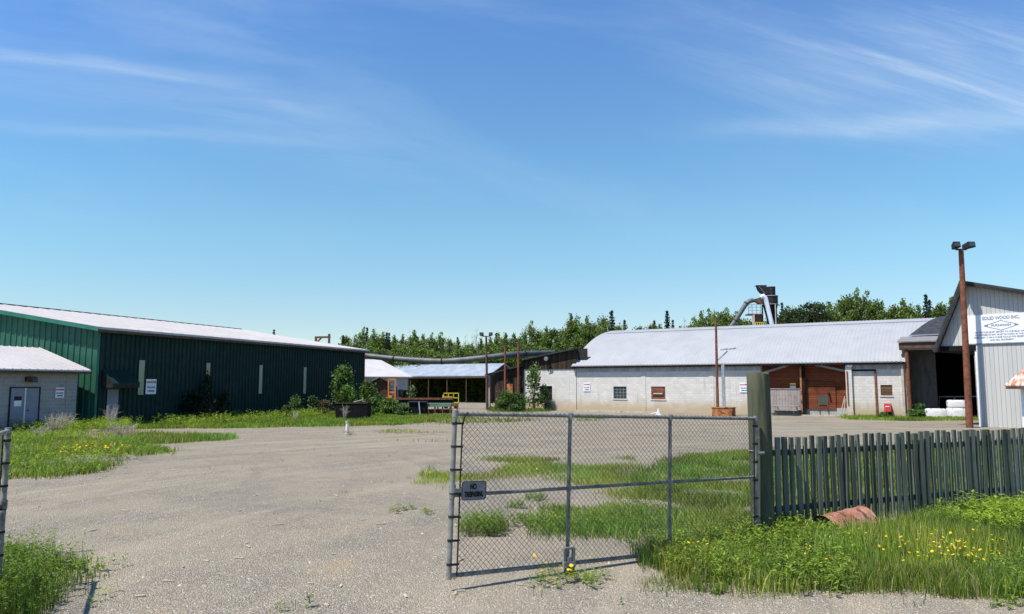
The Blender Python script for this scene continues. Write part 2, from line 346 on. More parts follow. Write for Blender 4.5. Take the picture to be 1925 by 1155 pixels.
m_duct = weathered('dull_duct', (.075, .08, .08), (.12, .128, .126), 1.4, .55, metal=.2, bs=0)
m_fence = plank_mat('faded_green_wood', (.060, .070, .055), (.095, .115, .09), (.06, .07, .06), 5, vertical=True, length=30)
m_fence2 = weathered('faded_green_picket', (.080, .088, .070), (.14, .15, .12), 3, .9, c3=(.24, .235, .19), t3=(.55, .75), sc3=7, streak=True, spec=.1)
m_fence3 = weathered('greyed_picket', (.13, .135, .11), (.21, .21, .175), 3, .9, c3=(.06, .07, .05), t3=(.55, .7), sc3=6, streak=True, spec=.1)
m_fence4 = weathered('dark_picket', (.05, .06, .047), (.095, .105, .083), 3, .9, c3=(.2, .19, .15), t3=(.62, .75), sc3=9, streak=True, spec=.1)
m_white = weathered('white_paint', (.66, .66, .65), (.76, .76, .75), 2, .6, bs=0)
m_sign = weathered('white_sign', (.70, .71, .75), (.78, .79, .82), 1.5, .5, c3=(.6, .6, .62), t3=(.6, .8), bs=0)
m_ink = weathered('grey_lettering', (.10, .11, .14), (.13, .14, .17), 3, .7, bs=0)
m_blue = weathered('blue_paint', (.10, .16, .40), (.13, .20, .45), 3, .6, bs=0)
m_red = weathered('red_paint', (.42, .03, .02), (.55, .05, .035), 3, .5)
m_yellow = weathered('yellow_paint', (.62, .48, .03), (.72, .57, .06), 3, .5)
m_orange = weathered('orange_paint', (.55, .20, .04), (.68, .30, .08), 3, .55)
m_greenbeam = weathered('green_bench_paint', (.09, .17, .11), (.14, .23, .15), 3, .6, c3=(.2, .12, .07), t3=(.6, .7))
m_door = weathered('grey_door', (.19, .20, .245), (.23, .24, .285), 2, .55, bs=0)
m_strip = weathered('translucent_strip', (.30, .31, .19), (.37, .38, .25), 4, .5, c3=(.2, .22, .14), t3=(.6, .8), bs=0, streak=True)
m_trim = weathered('brown_eave', (.07, .04, .028), (.12, .07, .045), 3, .8)
m_tar = weathered('black_roofing', (.018, .02, .024), (.04, .042, .048), 3, .75, bs=.3)
m_greyroof = weathered('grey_roofing', (.15, .145, .145), (.22, .21, .205), 3, .8)
m_tarp = weathered('white_wrap', (.66, .66, .67), (.78, .78, .78), 3, .5, bs=.5, c3=(.5, .5, .5), t3=(.6, .8))
m_wood = weathered('pale_wood', (.36, .30, .22), (.50, .43, .33), 5, .8)
m_greywood = weathered('grey_wood', (.20, .18, .155), (.32, .29, .25), 5, .85)
m_glass, nt_, b_, _o = newmat('dark_glass'); b_.inputs['Base Color'].default_value = (.045, .065, .06, 1); b_.inputs['Roughness'].default_value = .12
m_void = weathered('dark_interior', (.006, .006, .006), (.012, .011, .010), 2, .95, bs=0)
m_leaf = leaf_mat('leaves', .32); m_grass = leaf_mat('grass_blades', .38, (1.3, 1.35, .5)); m_flower = leaf_mat('petals', .25, (1, 1, 1))
m_bark = weathered('pale_bark', (.22, .21, .18), (.36, .34, .30), 5, .9, c3=(.08, .07, .06), t3=(.55, .65), sc3=6)
m_dbark = weathered('dark_bark', (.06, .045, .035), (.11, .085, .065), 5, .9)
m_twig = weathered('dry_twig', (.34, .29, .22), (.46, .40, .31), 6, .9, bs=0)
m_fade = weathered('faded_lettering', (.20, .21, .25), (.33, .34, .38), 9, .7, bs=0)
def post_mat():
    m, nt, b, _ = newmat('treated_post'); v = coord(nt, (6, 6, .5)); n = noi(nt, v, 2, 8, .7)
    c = mixc(nt, rmp(nt, n, .3, .7), (.050, .055, .034), (.108, .110, .072))
    c = mixc(nt, rmp(nt, noi(nt, coord(nt, (22, 22, .35)), 1.2, 3), .64, .70), c, (.012, .014, .01))
    c = mixc(nt, rmp(nt, noi(nt, coord(nt, (4, 4, 3)), 2.0, 5), .68, .74), c, (.25, .22, .10))
    nt.links.new(c, b.inputs['Base Color']); b.inputs['Roughness'].default_value = .9; b.inputs['Specular IOR Level'].default_value = .08; bump(nt, b, n, .6, .02); return m
m_post = post_mat()
m_stainshade = weathered('shaded_stained_concrete', (.085, .083, .08), (.15, .148, .142), 1.5, .9, c3=(.04, .038, .036), t3=(.5, .7), sc3=1.1, streak=True)  # concrete colour darkened to carry the bay's shade, with darker stain streaks
def rustroof_mat():
    m, nt, b, _ = newmat('rust_streaked_roof'); n = noi(nt, coord(nt, (5, .7, .7)), 1.6, 6, .65)
    c = mixc(nt, rmp(nt, n, .42, .58), (.62, .52, .44), (.40, .13, .06)); nt.links.new(c, b.inputs['Base Color']); b.inputs['Roughness'].default_value = .6; return m
m_rustroof = rustroof_mat()

# ------------------------------------------------------------------ ground
g = MB(); g.add([(-900, -300, 0), (900, -300, 0), (900, 1500, 0), (-900, 1500, 0)], [(0, 1, 2, 3)])
tag(g.build('ground', m_gravel), kind='structure')

# ------------------------------------------------------------------ ribbed sheet helper (facing -n)
def ribbed(mb, P, U, Nn, x0, x1, zb, zt, period=.3, rib=.05, h=.035):
    """sheet along unit U from x0..x1, ribs standing out along Nn; zb, zt functions of x"""
    xs = []; x = x0
    while x < x1 - 1e-6:
        for dx, o in ((0, 0), (period-rib-.03, 0), (period-rib, h), (period-.03, h)): 
            if x+dx < x1: xs.append((x+dx, o))
        x += period
    xs.append((x1, 0)); vs = []; n = len(xs)
    for x, o in xs:
        p = (P[0]+U[0]*x+Nn[0]*o, P[1]+U[1]*x+Nn[1]*o); vs += [(*p, zb(x)), (*p, zt(x))]
    mb.add(vs, [(2*i, 2*i+2, 2*i+3, 2*i+1) for i in range(n-1)])

# ================================================================== GREEN BUILDING
A_G = R(71.9)
GB = Frame((-23.6, 43.0), A_G)
LG, WG, ZE, ZR = 30.6, 14.4, 5.55, 7.8
sl_ = (ZR-ZE)/WG
gb = thing('green_warehouse', 'long dark green ribbed metal warehouse with low white roof on the left', 'building', (*GB.o, 0), A_G)
w = MB(); ribbed(w, (0, 0), (1, 0), (0, -1), 0, LG, lambda x: 0, lambda x: ZE, period=.36, rib=.13, h=.075)
w.add([(LG, 0, 0), (LG, 2*WG, 0), (LG, 2*WG, ZE), (LG, WG, ZR), (LG, 0, ZE)], [(0, 1, 2, 3, 4)])
w.add([(0, 2*WG, 0), (LG, 2*WG, 0), (LG, 2*WG, ZE), (0, 2*WG, ZE)], [(0, 1, 2, 3)])
w.build('wall', m_greenshade, gb, label='green ribbed long wall, colour darkened for its shaded side')
w = MB(); ribbed(w, (0, 0), (0, 1), (-1, 0), 0.0, 2*WG, lambda y: 0, lambda y: ZE + sl_*(WG-abs(WG-y)), period=.45, rib=.1, h=.05)
w.build('wall', m_greensun, gb, label='green ribbed end wall in the brighter sunlit copy of the green')
rf = MB()
e0 = ZE - .45*sl_
for sgn in (0, 1):
    ys = (-.45, WG) if sgn == 0 else (2*WG+.45, WG)
    rf.hexa([(-.45, ys[0], e0), (LG+.3, ys[0], e0), (LG+.3, ys[1], ZR), (-.45, ys[1], ZR), (-.45, ys[0], e0+.13), (LG+.3, ys[0], e0+.13), (LG+.3, ys[1], ZR+.13), (-.45, ys[1], ZR+.13)])
roof = rf.build('roof', m_whiteroof, gb)
rb = MB()
for k in range(34):
    x = -.3 + k*.92
    rb.hexa([(x, -.47, e0+.132), (x+.05, -.47, e0+.132), (x+.05, WG-.1, ZR+.118), (x, WG-.1, ZR+.118), (x+.01, -.47, e0+.165), (x+.04, -.47, e0+.165), (x+.04, WG-.1, ZR+.15), (x+.01, WG-.1, ZR+.15)])
rb.build('roof_rib', m_whiteroof, roof)
MB().box(-.5, LG+.3, WG-.18, WG+.18, ZR+.12, ZR+.19).build('ridge_cap', m_dark, roof)
tr = MB()
tr.hexa([(-.49, -.5, e0-.12), (-.46, -.5, e0-.12), (-.46, WG, ZR-.12), (-.49, WG, ZR-.12), (-.49, -.5, e0+.12), (-.46, -.5, e0+.12), (-.46, WG, ZR+.12), (-.49, WG, ZR+.12)])
tr.build('rake_trim', m_greentrim, gb)
MB().box(-.06, .10, -.09, -.077, 0, ZE-.06).build('corner_trim', m_greentrim, gb)
MB().box(LG-.12, LG+.04, -.09, -.077, 0, ZE-.05).build('corner_trim', m_rust, gb, label='rusty far corner flashing')
MB().box(-.44, LG+.28, -.44, -.3, e0-.16, e0-.003).build('eave_board', m_trim, gb)
for px, y0, y1, wd in ((265, 678, 742, .42), (390, 683, 742, .36), (489, 687, 740, .36), (572, 691, 740, .36), (645, 694, 735, .36)):
    x, zt = GB.hit(px, y0); _, zb = GB.hit(px, y1)
    fr = MB().box(x-wd/2, x+wd/2, -.10, -.076, zb, zt)
    for k in range(5): fr.box(x-wd/2-.01, x+wd/2+.01, -.108, -.1005, zb+(zt-zb)*k/4-.012, zb+(zt-zb)*k/4+.012)
    fr.build('window', m_strip, gb)
x0, zt = GB.hit(200, 733); x1, _ = GB.hit(221, 733)
d = MB().box(x0, x1, -.10, -.077, 0, zt).build('door', m_door, gb)
MB().tube([(x0+.1, -.102, 1.0), (x0+.1, -.16, 1.0), (x0+.2, -.16, 1.0)], .02, 6).build('handle', m_dark, d)
MB().box(x0-.07, x1+.07, -.10, -.077, zt+.002, zt+.08).build('door_frame', m_greentrim, gb)
aw = MB(); xa, _ = GB.hit(190, 700); xb, _ = GB.hit(240, 700)
aw.hexa([(xa, -.95, 2.35), (xb, -.95, 2.35), (xb, -.04, 3.15), (xa, -.04, 3.15), (xa, -.95, 2.43), (xb, -.95, 2.43), (xb, -.04, 3.23), (xa, -.04, 3.23)])
for k in range(9):
    x = xa + (xb-xa)*k/8*.985; aw.hexa([(x, -.97, 2.425), (x+.03, -.97, 2.425), (x+.03, -.05, 3.23), (x, -.05, 3.23), (x, -.97, 2.46), (x+.03, -.97, 2.46), (x+.03, -.05, 3.265), (x, -.05, 3.265)])
aw.build('awning', m_greenshade, gb)
MB().box(xa, xb, -.94, -.88, 2.18, 2.345).box(xa, xa+.04, -.94, -.05, 2.18, 2.34).box(xb-.04, xb, -.94, -.05, 2.18, 2.34).prism([(-.90, 2.345), (-.09, 2.345), (-.09, 3.12)], xa+.01, xa+.03, 'x').prism([(-.90, 2.345), (-.09, 2.345), (-.09, 3.12)], xb-.03, xb-.01, 'x').build('awning_frame', m_dark, gb)

def danger_sign(fr, px0, px1, py0, py1, label, yoff=-.05, parentloc=True):
    x0, z1 = fr.hit(px0, py0, yoff); x1, z0 = fr.hit(px1, py1, yoff)
    o = fr.w((x0+x1)/2, yoff); t = thing('danger_sign', label, 'warning sign', (*o, (z0+z1)/2), fr.a, 'white danger signs on the mill walls')
    W, H = x1-x0, z1-z0
    MB().box(-W/2, W/2, 0, .012, -H/2, H/2).build('plate', m_sign, t)
    bd = MB().box(-W*.46, W*.46, -.004, -.001, H*.13, H*.46); bd.build('header', m_sign, t)
    text(t, 'DANGER', H*.21, (0, -.008, H*.30), m_red, sx=W/(H*.21)/4.4, bold=.008)
    text(t, 'FALLING', H*.17, (0, -.008, -H*.05), m_ink, sx=W/(H*.17)/5.0, bold=.006)
    text(t, 'DEBRIS', H*.17, (0, -.008, -H*.30), m_ink, sx=W/(H*.17)/4.6, bold=.006)
    return t
danger_sign(GB, 275, 293, 713, 741, 'large white danger sign on the dark green wall beside the awning', -.10)

# ================================================================== SMALL BLOCK SHED (left)
SH = Frame((-24.05, 42.0), A_G); HS = 3.22; WS = 3.35; SL = .34
sh = thing('block_shed', 'low grey concrete block shed with white metal roof in front of the green wall', 'shed', (*SH.o, 0), A_G)
w = MB(); w.box(-8, 0, 0, .2, 0, HS)
w.prism([(.2, 0), (2*WS, 0), (2*WS, HS), (WS, HS+WS*SL-.05), (.2, HS+.02)], -.2, 0, 'x'); w.prism([(.2, 0), (2*WS, 0), (2*WS, HS), (WS, HS+WS*SL-.05), (.2, HS+.02)], -8, -7.8, 'x')
w.box(-7.8, -.2, 2*WS-.2, 2*WS, 0, HS)
w.build('wall', m_blockdark, sh)
r_ = MB(); ez = HS - .5*SL + .02
for y0, y1 in ((-.5, WS), (2*WS+.5, WS)):
    r_.hexa([(-8.4, y0, ez), (.42, y0, ez), (.42, y1, ez+(WS+.5)*SL), (-8.4, y1, ez+(WS+.5)*SL), (-8.4, y0, ez+.08), (.42, y0, ez+.08), (.42, y1, ez+(WS+.5)*SL+.08), (-8.4, y1, ez+(WS+.5)*SL+.08)])
sr = r_.build('roof', m_whiteroof, sh)
r_ = MB(); zr = ez+(WS+.5)*SL+.08
for k in range(20):
    x = .36 - k*.46
    r_.hexa([(x-.05, -.51, ez+.081), (x, -.51, ez+.081), (x, WS, zr+.001), (x-.05, WS, zr+.001), (x-.04, -.51, ez+.12), (x-.01, -.51, ez+.12), (x-.01, WS, zr+.04), (x-.04, WS, zr+.04)])
r_.build('roof_rib', m_whiteroof, sr)
MB().box(-8.35, .38, -.47, -.42, ez-.13, ez-.002).build('eave_board', m_trim, sh)
for px0, px1, lab in ((21, 47, None), (48.5, 73, None)):
    xa, zt = SH.hit(px0, 730); xb, _ = SH.hit(px1, 730)
    d = MB().box(xa, xb, -.03, -.002, .03, zt).build('door', m_door, sh)
    if px0 < 40:
        MB().box(xb-.015, xb+.045, -.05, -.031, .03, zt).build('astragal', m_white, d)
        MB().box((xa+xb)/2-.2, (xa+xb)/2+.2, -.042, -.031, zt-.62, zt-.42).build('notice', m_dark, d)
        MB().box((xa+xb)/2-.2, (xa+xb)/2+.2, -.042, -.031, zt-.92, zt-.64).build('notice', m_white, d)
    else: MB().tube([(xa+.1, -.032, 1.05), (xa+.1, -.1, 1.05), (xa+.2, -.1, 1.05)], .02, 6).build('handle', m_dark, d)
xa, zt = SH.hit(20, 730); xb, _ = SH.hit(74, 730)
MB().box(xa-.06, xa-.004, -.04, -.002, 0, zt+.06).box(xb+.004, xb+.06, -.04, -.002, 0, zt+.06).box(xa, xb, -.04, -.002, zt+.004, zt+.06).build('door_frame', m_dark, sh)
danger_sign(SH, 105, 120, 729, 748, 'small white danger sign on the grey block shed beside the double doors')
x, z = SH.hit(50, 713); lf = thing('wall_light', 'boxy flood light fixed above the doors of the grey block shed', 'wall light', (*SH.w(x, 0), z), A_G)
MB().box(-.1, .05, -.12, -.002, -.12, .12).build('junction_box', m_dark, lf)
MB().hexa([(-.08, -.42, -.16), (.32, -.42, -.16), (.32, -.125, -.12), (-.08, -.125, -.12), (-.08, -.36, .1), (.32, -.36, .1), (.32, -.125, .14), (-.08, -.125, .14)]).build('housing', m_trim, lf)
MB().box(-.04, .28, -.43, -.415, -.11, .04).build('lens', m_glass, lf)

# ================================================================== MAIN BLOCK BUILDING WITH BARREL ROOF
BL = Frame((5.8, 68.0), math.atan2(-.532, .847)); A_B = BL.a
ZEV = 4.25; BW = 10.0; ZAP = 7.72; RB = (BW**2 + (ZAP-ZEV)**2)/(2*(ZAP-ZEV)); ZC = ZAP - RB
def barrel_z(y): return math.sqrt(RB*RB - (y-BW)**2) + ZC
XR = 26.3; XEND = 28.7
mb = thing('block_mill_building', 'long white concrete block building with a silver barrel roof and brown plank bay', 'building', (*BL.o, 0), A_B)
bx0, _ = BL.hit(1430, 700); bx1, _ = BL.hit(1590, 700)
def rect(px0, px1, py0, py1):
    xa, zt = BL.hit(px0, py0); xb, zb = BL.hit(px1, py1); return (xa, xb, zb, zt)
wins = [rect(1153, 1178, 727, 750), rect(1224, 1251, 727, 751), rect(1655, 1678, 724, 744)]
w = MB(); w.holes(0, XR, 0, ZEV-.15, wins + [(bx0, bx1, -1, 9)], 0, .22)
w.box(-.001, .22, .22, 2*BW, 0, ZEV-.2).box(.22, XR, 2*BW-.2, 2*BW, 0, ZEV-.2)
arc = [(y, barrel_z(y)-.12) for y in np.linspace(0, 2*BW, 25)]
w.prism(arc + [(2*BW, ZEV-.2), (0, ZEV-.2)], 0.0, .2, 'x')
w.build('wall', m_block, mb)
# grey band under the eaves
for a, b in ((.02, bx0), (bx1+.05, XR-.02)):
    MB().box(a, b, -.06, -.003, ZEV-.80, ZEV-.16).build('eave_band', m_band, mb)
# pilasters seen as paler joints
for px in (1210, 1338):
    x, _ = BL.hit(px, 740); MB().box(x-.2, x+.2, -.035, -.003, 0, ZEV-.81).build('pilaster', m_block, mb)
# windows
for i, (xa, xb, za, zb) in enumerate(wins):
    if i == 0:
        o = MB().box(xa+.02, xb-.02, .08, .1, za+.02, zb-.02).build('window', m_glass, mb)
        fr = MB()
        for k in range(1, 4): fr.box(xa+(xb-xa)*k/4-.012, xa+(xb-xa)*k/4+.012, .06, .079, za+.02, zb-.02)
        for k in range(1, 4): fr.box(xa+.02, xb-.02, .05, .059, za+(zb-za)*k/4-.012, za+(zb-za)*k/4+.012)
        fr.build('frame', m_grey, o)
    else:
        o = MB().box(xa+.01, xb-.01, .05, .08, za+.01, zb-.01).build('window', m_rust if i == 1 else m_shedplank, mb, label='boarded opening in brown wood')
        if i == 1:
            MB().box(xa+.15, xb-.15, .0, .04, za+.28, za+.62).build('board', m_shedplank, o); MB().box(xa+.2, xb-.25, -.03, -.003, za+.42, za+.52).build('slat', m_wood, o)
    sill = MB().box(xa-.06, xb+.06, -.05, -.003, za-.09, za-.005); sill.build('sill', m_block, o)
# barrel roof, corrugated
def barrel(x0, x1, y0, y1, off, ncorr, ny):
    xs = np.linspace(x0, x1, int((x1-x0)*ncorr*4)+1); ys = np.linspace(y0, y1, ny)
    V = []; 
    for x in xs:
        ph = .015*math.sin(2*math.pi*x*ncorr)
        for y in ys:
            z = barrel_z(min(max(y, 0), 2*BW)) if 0 <= y <= 2*BW else ZEV + (y if y < 0 else 2*BW-y)*.75
            nx = (y-BW)/RB; nz = math.sqrt(1-min(nx*nx, .9)); V.append((x, y + nx*(off+ph), z + nz*(off+ph)))
    n = len(ys); i = np.arange((len(xs)-1)*(n-1)); a = (i//(n-1))*n + i % (n-1)
    return np.array(V), [np.stack([a, a+n, a+n+1, a+1], 1)]
V, fs = barrel(-.35, XR+.02, -.42, 2*BW+.42, .02, 3.6, 34)
V2, fs2 = barrel(XR+.02, XEND, 1.9, 2*BW+.42, .02, 3.6, 30)
fs = [fs[0], fs2[0]+len(V)]; V = np.concatenate([V, V2])
br = npmesh('roof', V, fs, None, m_galv, mb)
sm = MB()
for j, yy in enumerate((5.9,)):
    pts = [(x, yy, barrel_z(yy)+.06 + .010*math.sin(x*3)) for x in np.linspace(.2, XEND-1, 60)]
    for i in range(len(pts)-1): sm.bar(pts[i], pts[i+1], .07, .02)
sm.build('roof_seam', m_dark, br)
eb = MB().box(-.3, XR-.05, -.40, -.30, ZEV-.46, ZEV-.24); eb.box(-.3, XR-.05, -.30, -.062, ZEV-.30, ZEV-.27); eb.build('eave_board', m_black, mb)
# plank bay
bay = MB(); yb = .50
x5, _ = BL.hit(1508, 740)
bay.box(bx0-1.2, bx1+1.0, yb, yb+.12, .604, ZEV-.2); bay.build('bay_wall', m_plank, mb, label='red brown horizontal plank wall in the bay')
MB().box(bx0-1.2, bx1+1.0, yb-.02, yb+.12, 0, .6).build('bay_wall', m_blockmid, mb, label='pale concrete footing of the bay wall')
MB().box(bx0-.12, bx0-.001, .221, yb, 0, ZEV-.25).build('bay_side_wall', m_block, mb); MB().box(bx1+.001, bx1+.12, .221, yb, 0, ZEV-.25).build('bay_side_wall', m_block, mb)
MB().box(bx0-1.2, bx1+1.0, .25, .9, ZEV-.198, ZEV-.1).build('bay_ceiling', m_dplank, mb)
def rb2(px0, px1, py0, py1, y): 
    xa, zt = BL.hit(px0, py0, y); xb, zb = BL.hit(px1, py1, y); return xa, xb, zb, zt
xa, xb, za, zb = rb2(1448, 1506, 732, 778, yb-.1); gp_ = MB().box(xa, xb, yb-.10, yb-.03, .15, zb).build('sliding_door', m_greyply, mb, label='grey vertical board sliding door')
MB().box(xa-.5, xb+.1, yb-.14, yb-.02, zb+.002, zb+.07).build('door_rail', m_greywood, gp_)
xa, xb, za, zb = rb2(1513, 1572, 718, 770, yb-.1); pd = MB().box(xa, xb, yb-.10, yb-.03, za, zb).build('panel_door', m_plank, mb, label='rusty brown panel door')
wa, wb_, wc, wd = rb2(1540, 1555, 745, 760, yb-.13); po = MB().box(wa, wb_, yb-.13, yb-.105, wc, wd).build('window', m_glass, mb)
MB().box(wa-.08, wb_+.08, yb-.14, yb-.102, wd+.002, wd+.09).box(wa-.08, wa-.003, yb-.14, yb-.102, wc-.6, wd).box(wb_+.003, wb_+.08, yb-.14, yb-.102, wc-.6, wd).box(wa, wb_, yb-.14, yb-.102, wc-.08, wc-.003).build('frame', m_trim, po)
MB().tube([(wb_+.15, yb-.12, wd+.25), (wb_+.15, yb-.3, wd+.3), (wb_+.15, yb-.36, wd+.15)], .08, 8).build('bay_lamp', m_dark, mb)
MB().box(x5-.14, x5-.02, .05, .2, 0, ZEV-.5).build('bay_post', m_rustlight, mb, label='orange rusty post'); MB().box(x5+.0, x5+.22, .05, .2, 0, ZEV-.3).build('bay_post', m_black, mb, label='black steel post')
# angled head braces of the bay
for s_, xx in ((1, bx0), (-1, bx1)):
    MB().bar((xx-.3*s_, -.02, ZEV-1.15 if s_ == 1 else ZEV-.98), (xx+2.1*s_, -.02, ZEV-.42), .06, .16).build('bay_brace', m_greywood, mb)
xa, xb, za, zb = rb2(1485, 1496, 720.5, 723.5, yb-.04); MB().box(xa, xb, yb-.05, yb-.004, za, zb).build('bay_plate', m_yellow, mb, label='narrow yellow plate')
xa, xb, za, zb = rb2(1485, 1496, 725.5, 729.5, yb-.04); bp = MB().box(xa, xb, yb-.05, yb-.004, za, zb).build('bay_plate', m_white, mb, label='narrow white plate'); MB().box(xa, xb, yb-.06, yb-.051, (za+zb)/2-.02, (za+zb)/2+.02).build('stripe', m_blue, bp)
MB().box(bx1+.0, bx1+.42, -.22, -.003, 0, ZEV-.55).build('bay_pier', m_block, mb)
MB().box(bx1+.1, bx1+.5, -.32, -.07, ZEV-.60, ZEV-.32).build('eave_light', m_white, mb)
# old doorway outline right of the bay
xa, _ = BL.hit(1593, 700); xb, _ = BL.hit(1644, 700); _, zt = BL.hit(1620, 698)
MB().box(xa, xb+.1, -.10, -.003, zt, zt+.12).build('door_lintel', m_black, mb); MB().box(xb-.02, xb+.12, -.09, -.003, .15, zt-.002).build('door_jamb', m_rust, mb); MB().box(xa-.03, xa+.05, -.30, -.225, .9, zt-.002).build('door_jamb', m_rust, mb)
x, z = BL.hit(1698, 700)
MB().box(XR-.30, XR-.14, -.24, -.003, 0, ZEV-.1).build('corner_board', m_wood, mb)
danger_sign(BL, 1097, 1109, 720, 736, 'white danger sign on the block wall left of the small glass window')
danger_sign(BL, 1390, 1407, 720, 738, 'white danger sign on the block wall partly hidden behind the thick gate post')
xa, xb, za, zb = rb2(1662, 1676, 759, 779, -.2)
rx = thing('red_fire_box', 'small red metal box with black base against the white block wall', 'box', (*BL.w((xa+xb)/2, -.2), 0), A_B); hw = (xb-xa)/2
MB().hexa([(-hw, -.2, .42), (hw, -.2, .42), (hw, .16, .42), (-hw, .16, .42), (-hw, -.14, zb), (hw, -.14, zb), (hw, .16, zb), (-hw, .16, zb)]).build('body', m_red, rx)
MB().box(-hw+.02, hw-.02, -.12, .14, 0, .419).build('base', m_black, rx); MB().box(-hw*.6, hw*.6, -.202, -.18, .75, .82).build('white_mark', m_white, rx)

# ---- lean-to extension on the left end of the block building
ext = thing('block_extension', 'white block lean-to with dark board gable and one dark window', 'building', (*BL.w(-5.5, -.04), 0), A_B)
EX = Frame(BL.w(-5.5, -.04), A_B); EL = 5.5
wx0, wzt = EX.hit(1015, 726); wx1, wzb = EX.hit(1038, 752)
w = MB(); w.holes(0, EL-.04, 0, 3.95, [(wx0, wx1, wzb, wzt)], 0, .2); w.box(0, .2, .2, 9, 0, 3.95); w.build('wall', m_block, ext)
MB().box(wx0, wx1, .12, .15, wzb, wzt).build('window', m_void, ext)
MB().prism([(-.1, 3.80), (EL-.05, 3.80), (EL-.05, 5.42), (-.1, 4.55)], -.06, -.004, 'y').build('gable_boards', m_dplank, ext)
tt = MB()
for k in range(36): tt.prism([(k*.15, 3.955-.15), (k*.15+.15, 3.955-.15), (k*.15+.075, 3.70-.02*(k % 3))], -.075, -.062, 'y')
tt.build('board_ends', m_dplank, ext)
MB().hexa([(-.5, -.45, 4.48), (EL-.0, -.45, 5.48), (EL-.0, 9, 5.48), (-.5, 9, 4.48), (-.5, -.45, 4.60), (EL-.0, -.45, 5.60), (EL-.0, 9, 5.60), (-.5, 9, 4.60)]).build('roof', m_tar, ext)
MB().box(EL+.005, EL+.9, .35, .45, 4.5, 5.56).build('end_panel', m_dark, ext, label='dark blue grey metal panel')
x, z = EX.hit(1032, 674); fl = thing('flood_light', 'pale flood light on a bracket over the extension wall', 'flood light', (*EX.w(x, -.1), z), A_B)
MB().tube([(0, 0, -1.2), (0, -.15, -.9), (0, -.15, -.1)], .04, 6).build('bracket', m_dark, fl); MB().tube([(0, -.15, 0), (0, -.5, -.05)], [.12, .2], 10).build('lamp_head', m_grey, fl)
# ---- dark plank side shed left of it
ds = thing('plank_lean_to', 'dark weathered plank lean-to beside the white block extension', 'shed', (*BL.w(-9.6, .3), 0), A_B)
MB().prism([(0.6, 0), (4.0, 0), (4.0, 4.0), (0.6, 3.35)], 0, .12, 'y').build('wall', m_dplank, ds); MB().box(.6, .72, .12, 6, 0, 3.3).build('wall', m_shedplank, ds)
MB().hexa([(-.3, -.4, 3.2), (4.1, -.4, 4.1), (4.1, 7, 4.1), (-.3, 7, 3.2), (-.3, -.4, 3.32), (4.1, -.4, 4.22), (4.1, 7, 4.22), (-.3, 7, 3.32)]).build('roof', m_tar, ds)
MB().box(0.0, .18, -.2, -.05, 0, 3.2).build('post', m_greywood, ds); MB().box(1.9, 2.7, -.12, -.02, 1.3, 2.4).build('panel', m_rustlight, ds)

# ================================================================== OPEN BAY + DARK ROOFS RIGHT OF THE BARREL
ob = thing('open_bay_shed', 'deep open bay with rusty column and flat dark roof beside the barrel roofed building', 'shed', (*BL.w(XR, 0), 0), A_B)
XO = 4.25
MB().box(-.1, .12, .25, 9, 0, 5.0).build('wall', m_stainshade, ob, label='stained grey concrete side wall, darkened for the bay shade')
MB().box(.12, 1.75, 2.5, 2.7, 0, 4.98).build('wall', m_stainshade, ob, label='stained grey concrete partition, darkened for the bay shade')
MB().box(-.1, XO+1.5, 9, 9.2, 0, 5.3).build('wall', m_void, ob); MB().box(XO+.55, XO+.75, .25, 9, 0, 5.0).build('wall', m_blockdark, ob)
MB().box(XO-.05, XO+.5, -.05, .25, 0, 4.85).build('pier', m_blockmid, ob)
MB().tube([(.14, -.08, 0), (.10, -.08, 4.86)], .14, 10).build('column', m_rust, ob)
MB().box(-.35, XO+1.2, -.34, -.18, 4.9, 5.32).build('fascia', m_trim, ob); MB().box(-.35, XO+1.2, -.18, .2, 4.80, 4.9).build('beam', m_greywood, ob)
MB().hexa([(-.42, -.45, 5.33), (XO+1.4, -.45, 5.33), (XO+1.4, 2.7, 5.85), (-.42, 2.7, 5.85), (-.42, -.45, 5.41), (XO+1.4, -.45, 5.41), (XO+1.4, 2.7, 5.93), (-.42, 2.7, 5.93)]).build('roof', m_greyroof, ob, label='low grey roof')
MB().box(-.1, XO+1.3, .2, 9, 5.0, 5.12).build('ceiling', m_dplank, ob)
# black roofing lying over the end of the barrel; its left edge is the valley
def barrel_hit(px, py):
    lo, hi = 0.0, 2*BW
    best = None
    for y in np.linspace(0.0, BW, 400):
        x, z = BL.hit(px, py, y); dz = abs(z - barrel_z(y))
        if best is None or dz < best[0]: best = (dz, x, y)
    return best[1], best[2]
val = [barrel_hit(px, py) for px, py in ((1712, 634.5), (1722, 627), (1735, 617), (1750, 607.5), (1764, 602), (1778, 600))]
vx = [v[0]-XR for v in val]; vy = [v[1] for v in val]
tp = MB(); n = 8; pv = []
for x_, y_ in zip(vx, vy):
    for k in range(n):
        xx = x_ + (5.6-x_)*k/(n-1); pv.append((xx, y_, barrel_z(min(y_, 2*BW))+.14))
for x_, y_ in [(vx[-1]+.1, BW+1.5), (vx[-1]+.1, 2*BW)]:
    for k in range(n): pv.append((x_ + (5.6-x_)*k/(n-1), y_, barrel_z(y_)+.14))
rows = len(vx)+2
top = [(a, b, c+.1) for a, b, c in pv]
fs_ = [(i*n+k, i*n+k+1, (i+1)*n+k+1, (i+1)*n+k) for i in range(rows-1) for k in range(n-1)]
tp.add(top, fs_); N_ = rows*n; tp.add(pv, [q[::-1] for q in fs_])
tp.f += [(k, k+1, N_+k+1, N_+k) for k in range(n-1)] + [(i*n, (i+1)*n, N_+(i+1)*n, N_+i*n) for i in range(rows-1)]
tp.build('upper_roof', m_tar, ob, label='black curved roofing')
z0 = barrel_z(vy[0]); MB().bar((vx[0]-.1, vy[0]-.18, z0+.12), (5.6, vy[0]-.18, z0+.22), .05, .1).build('flashing', m_bluegalv, ob)

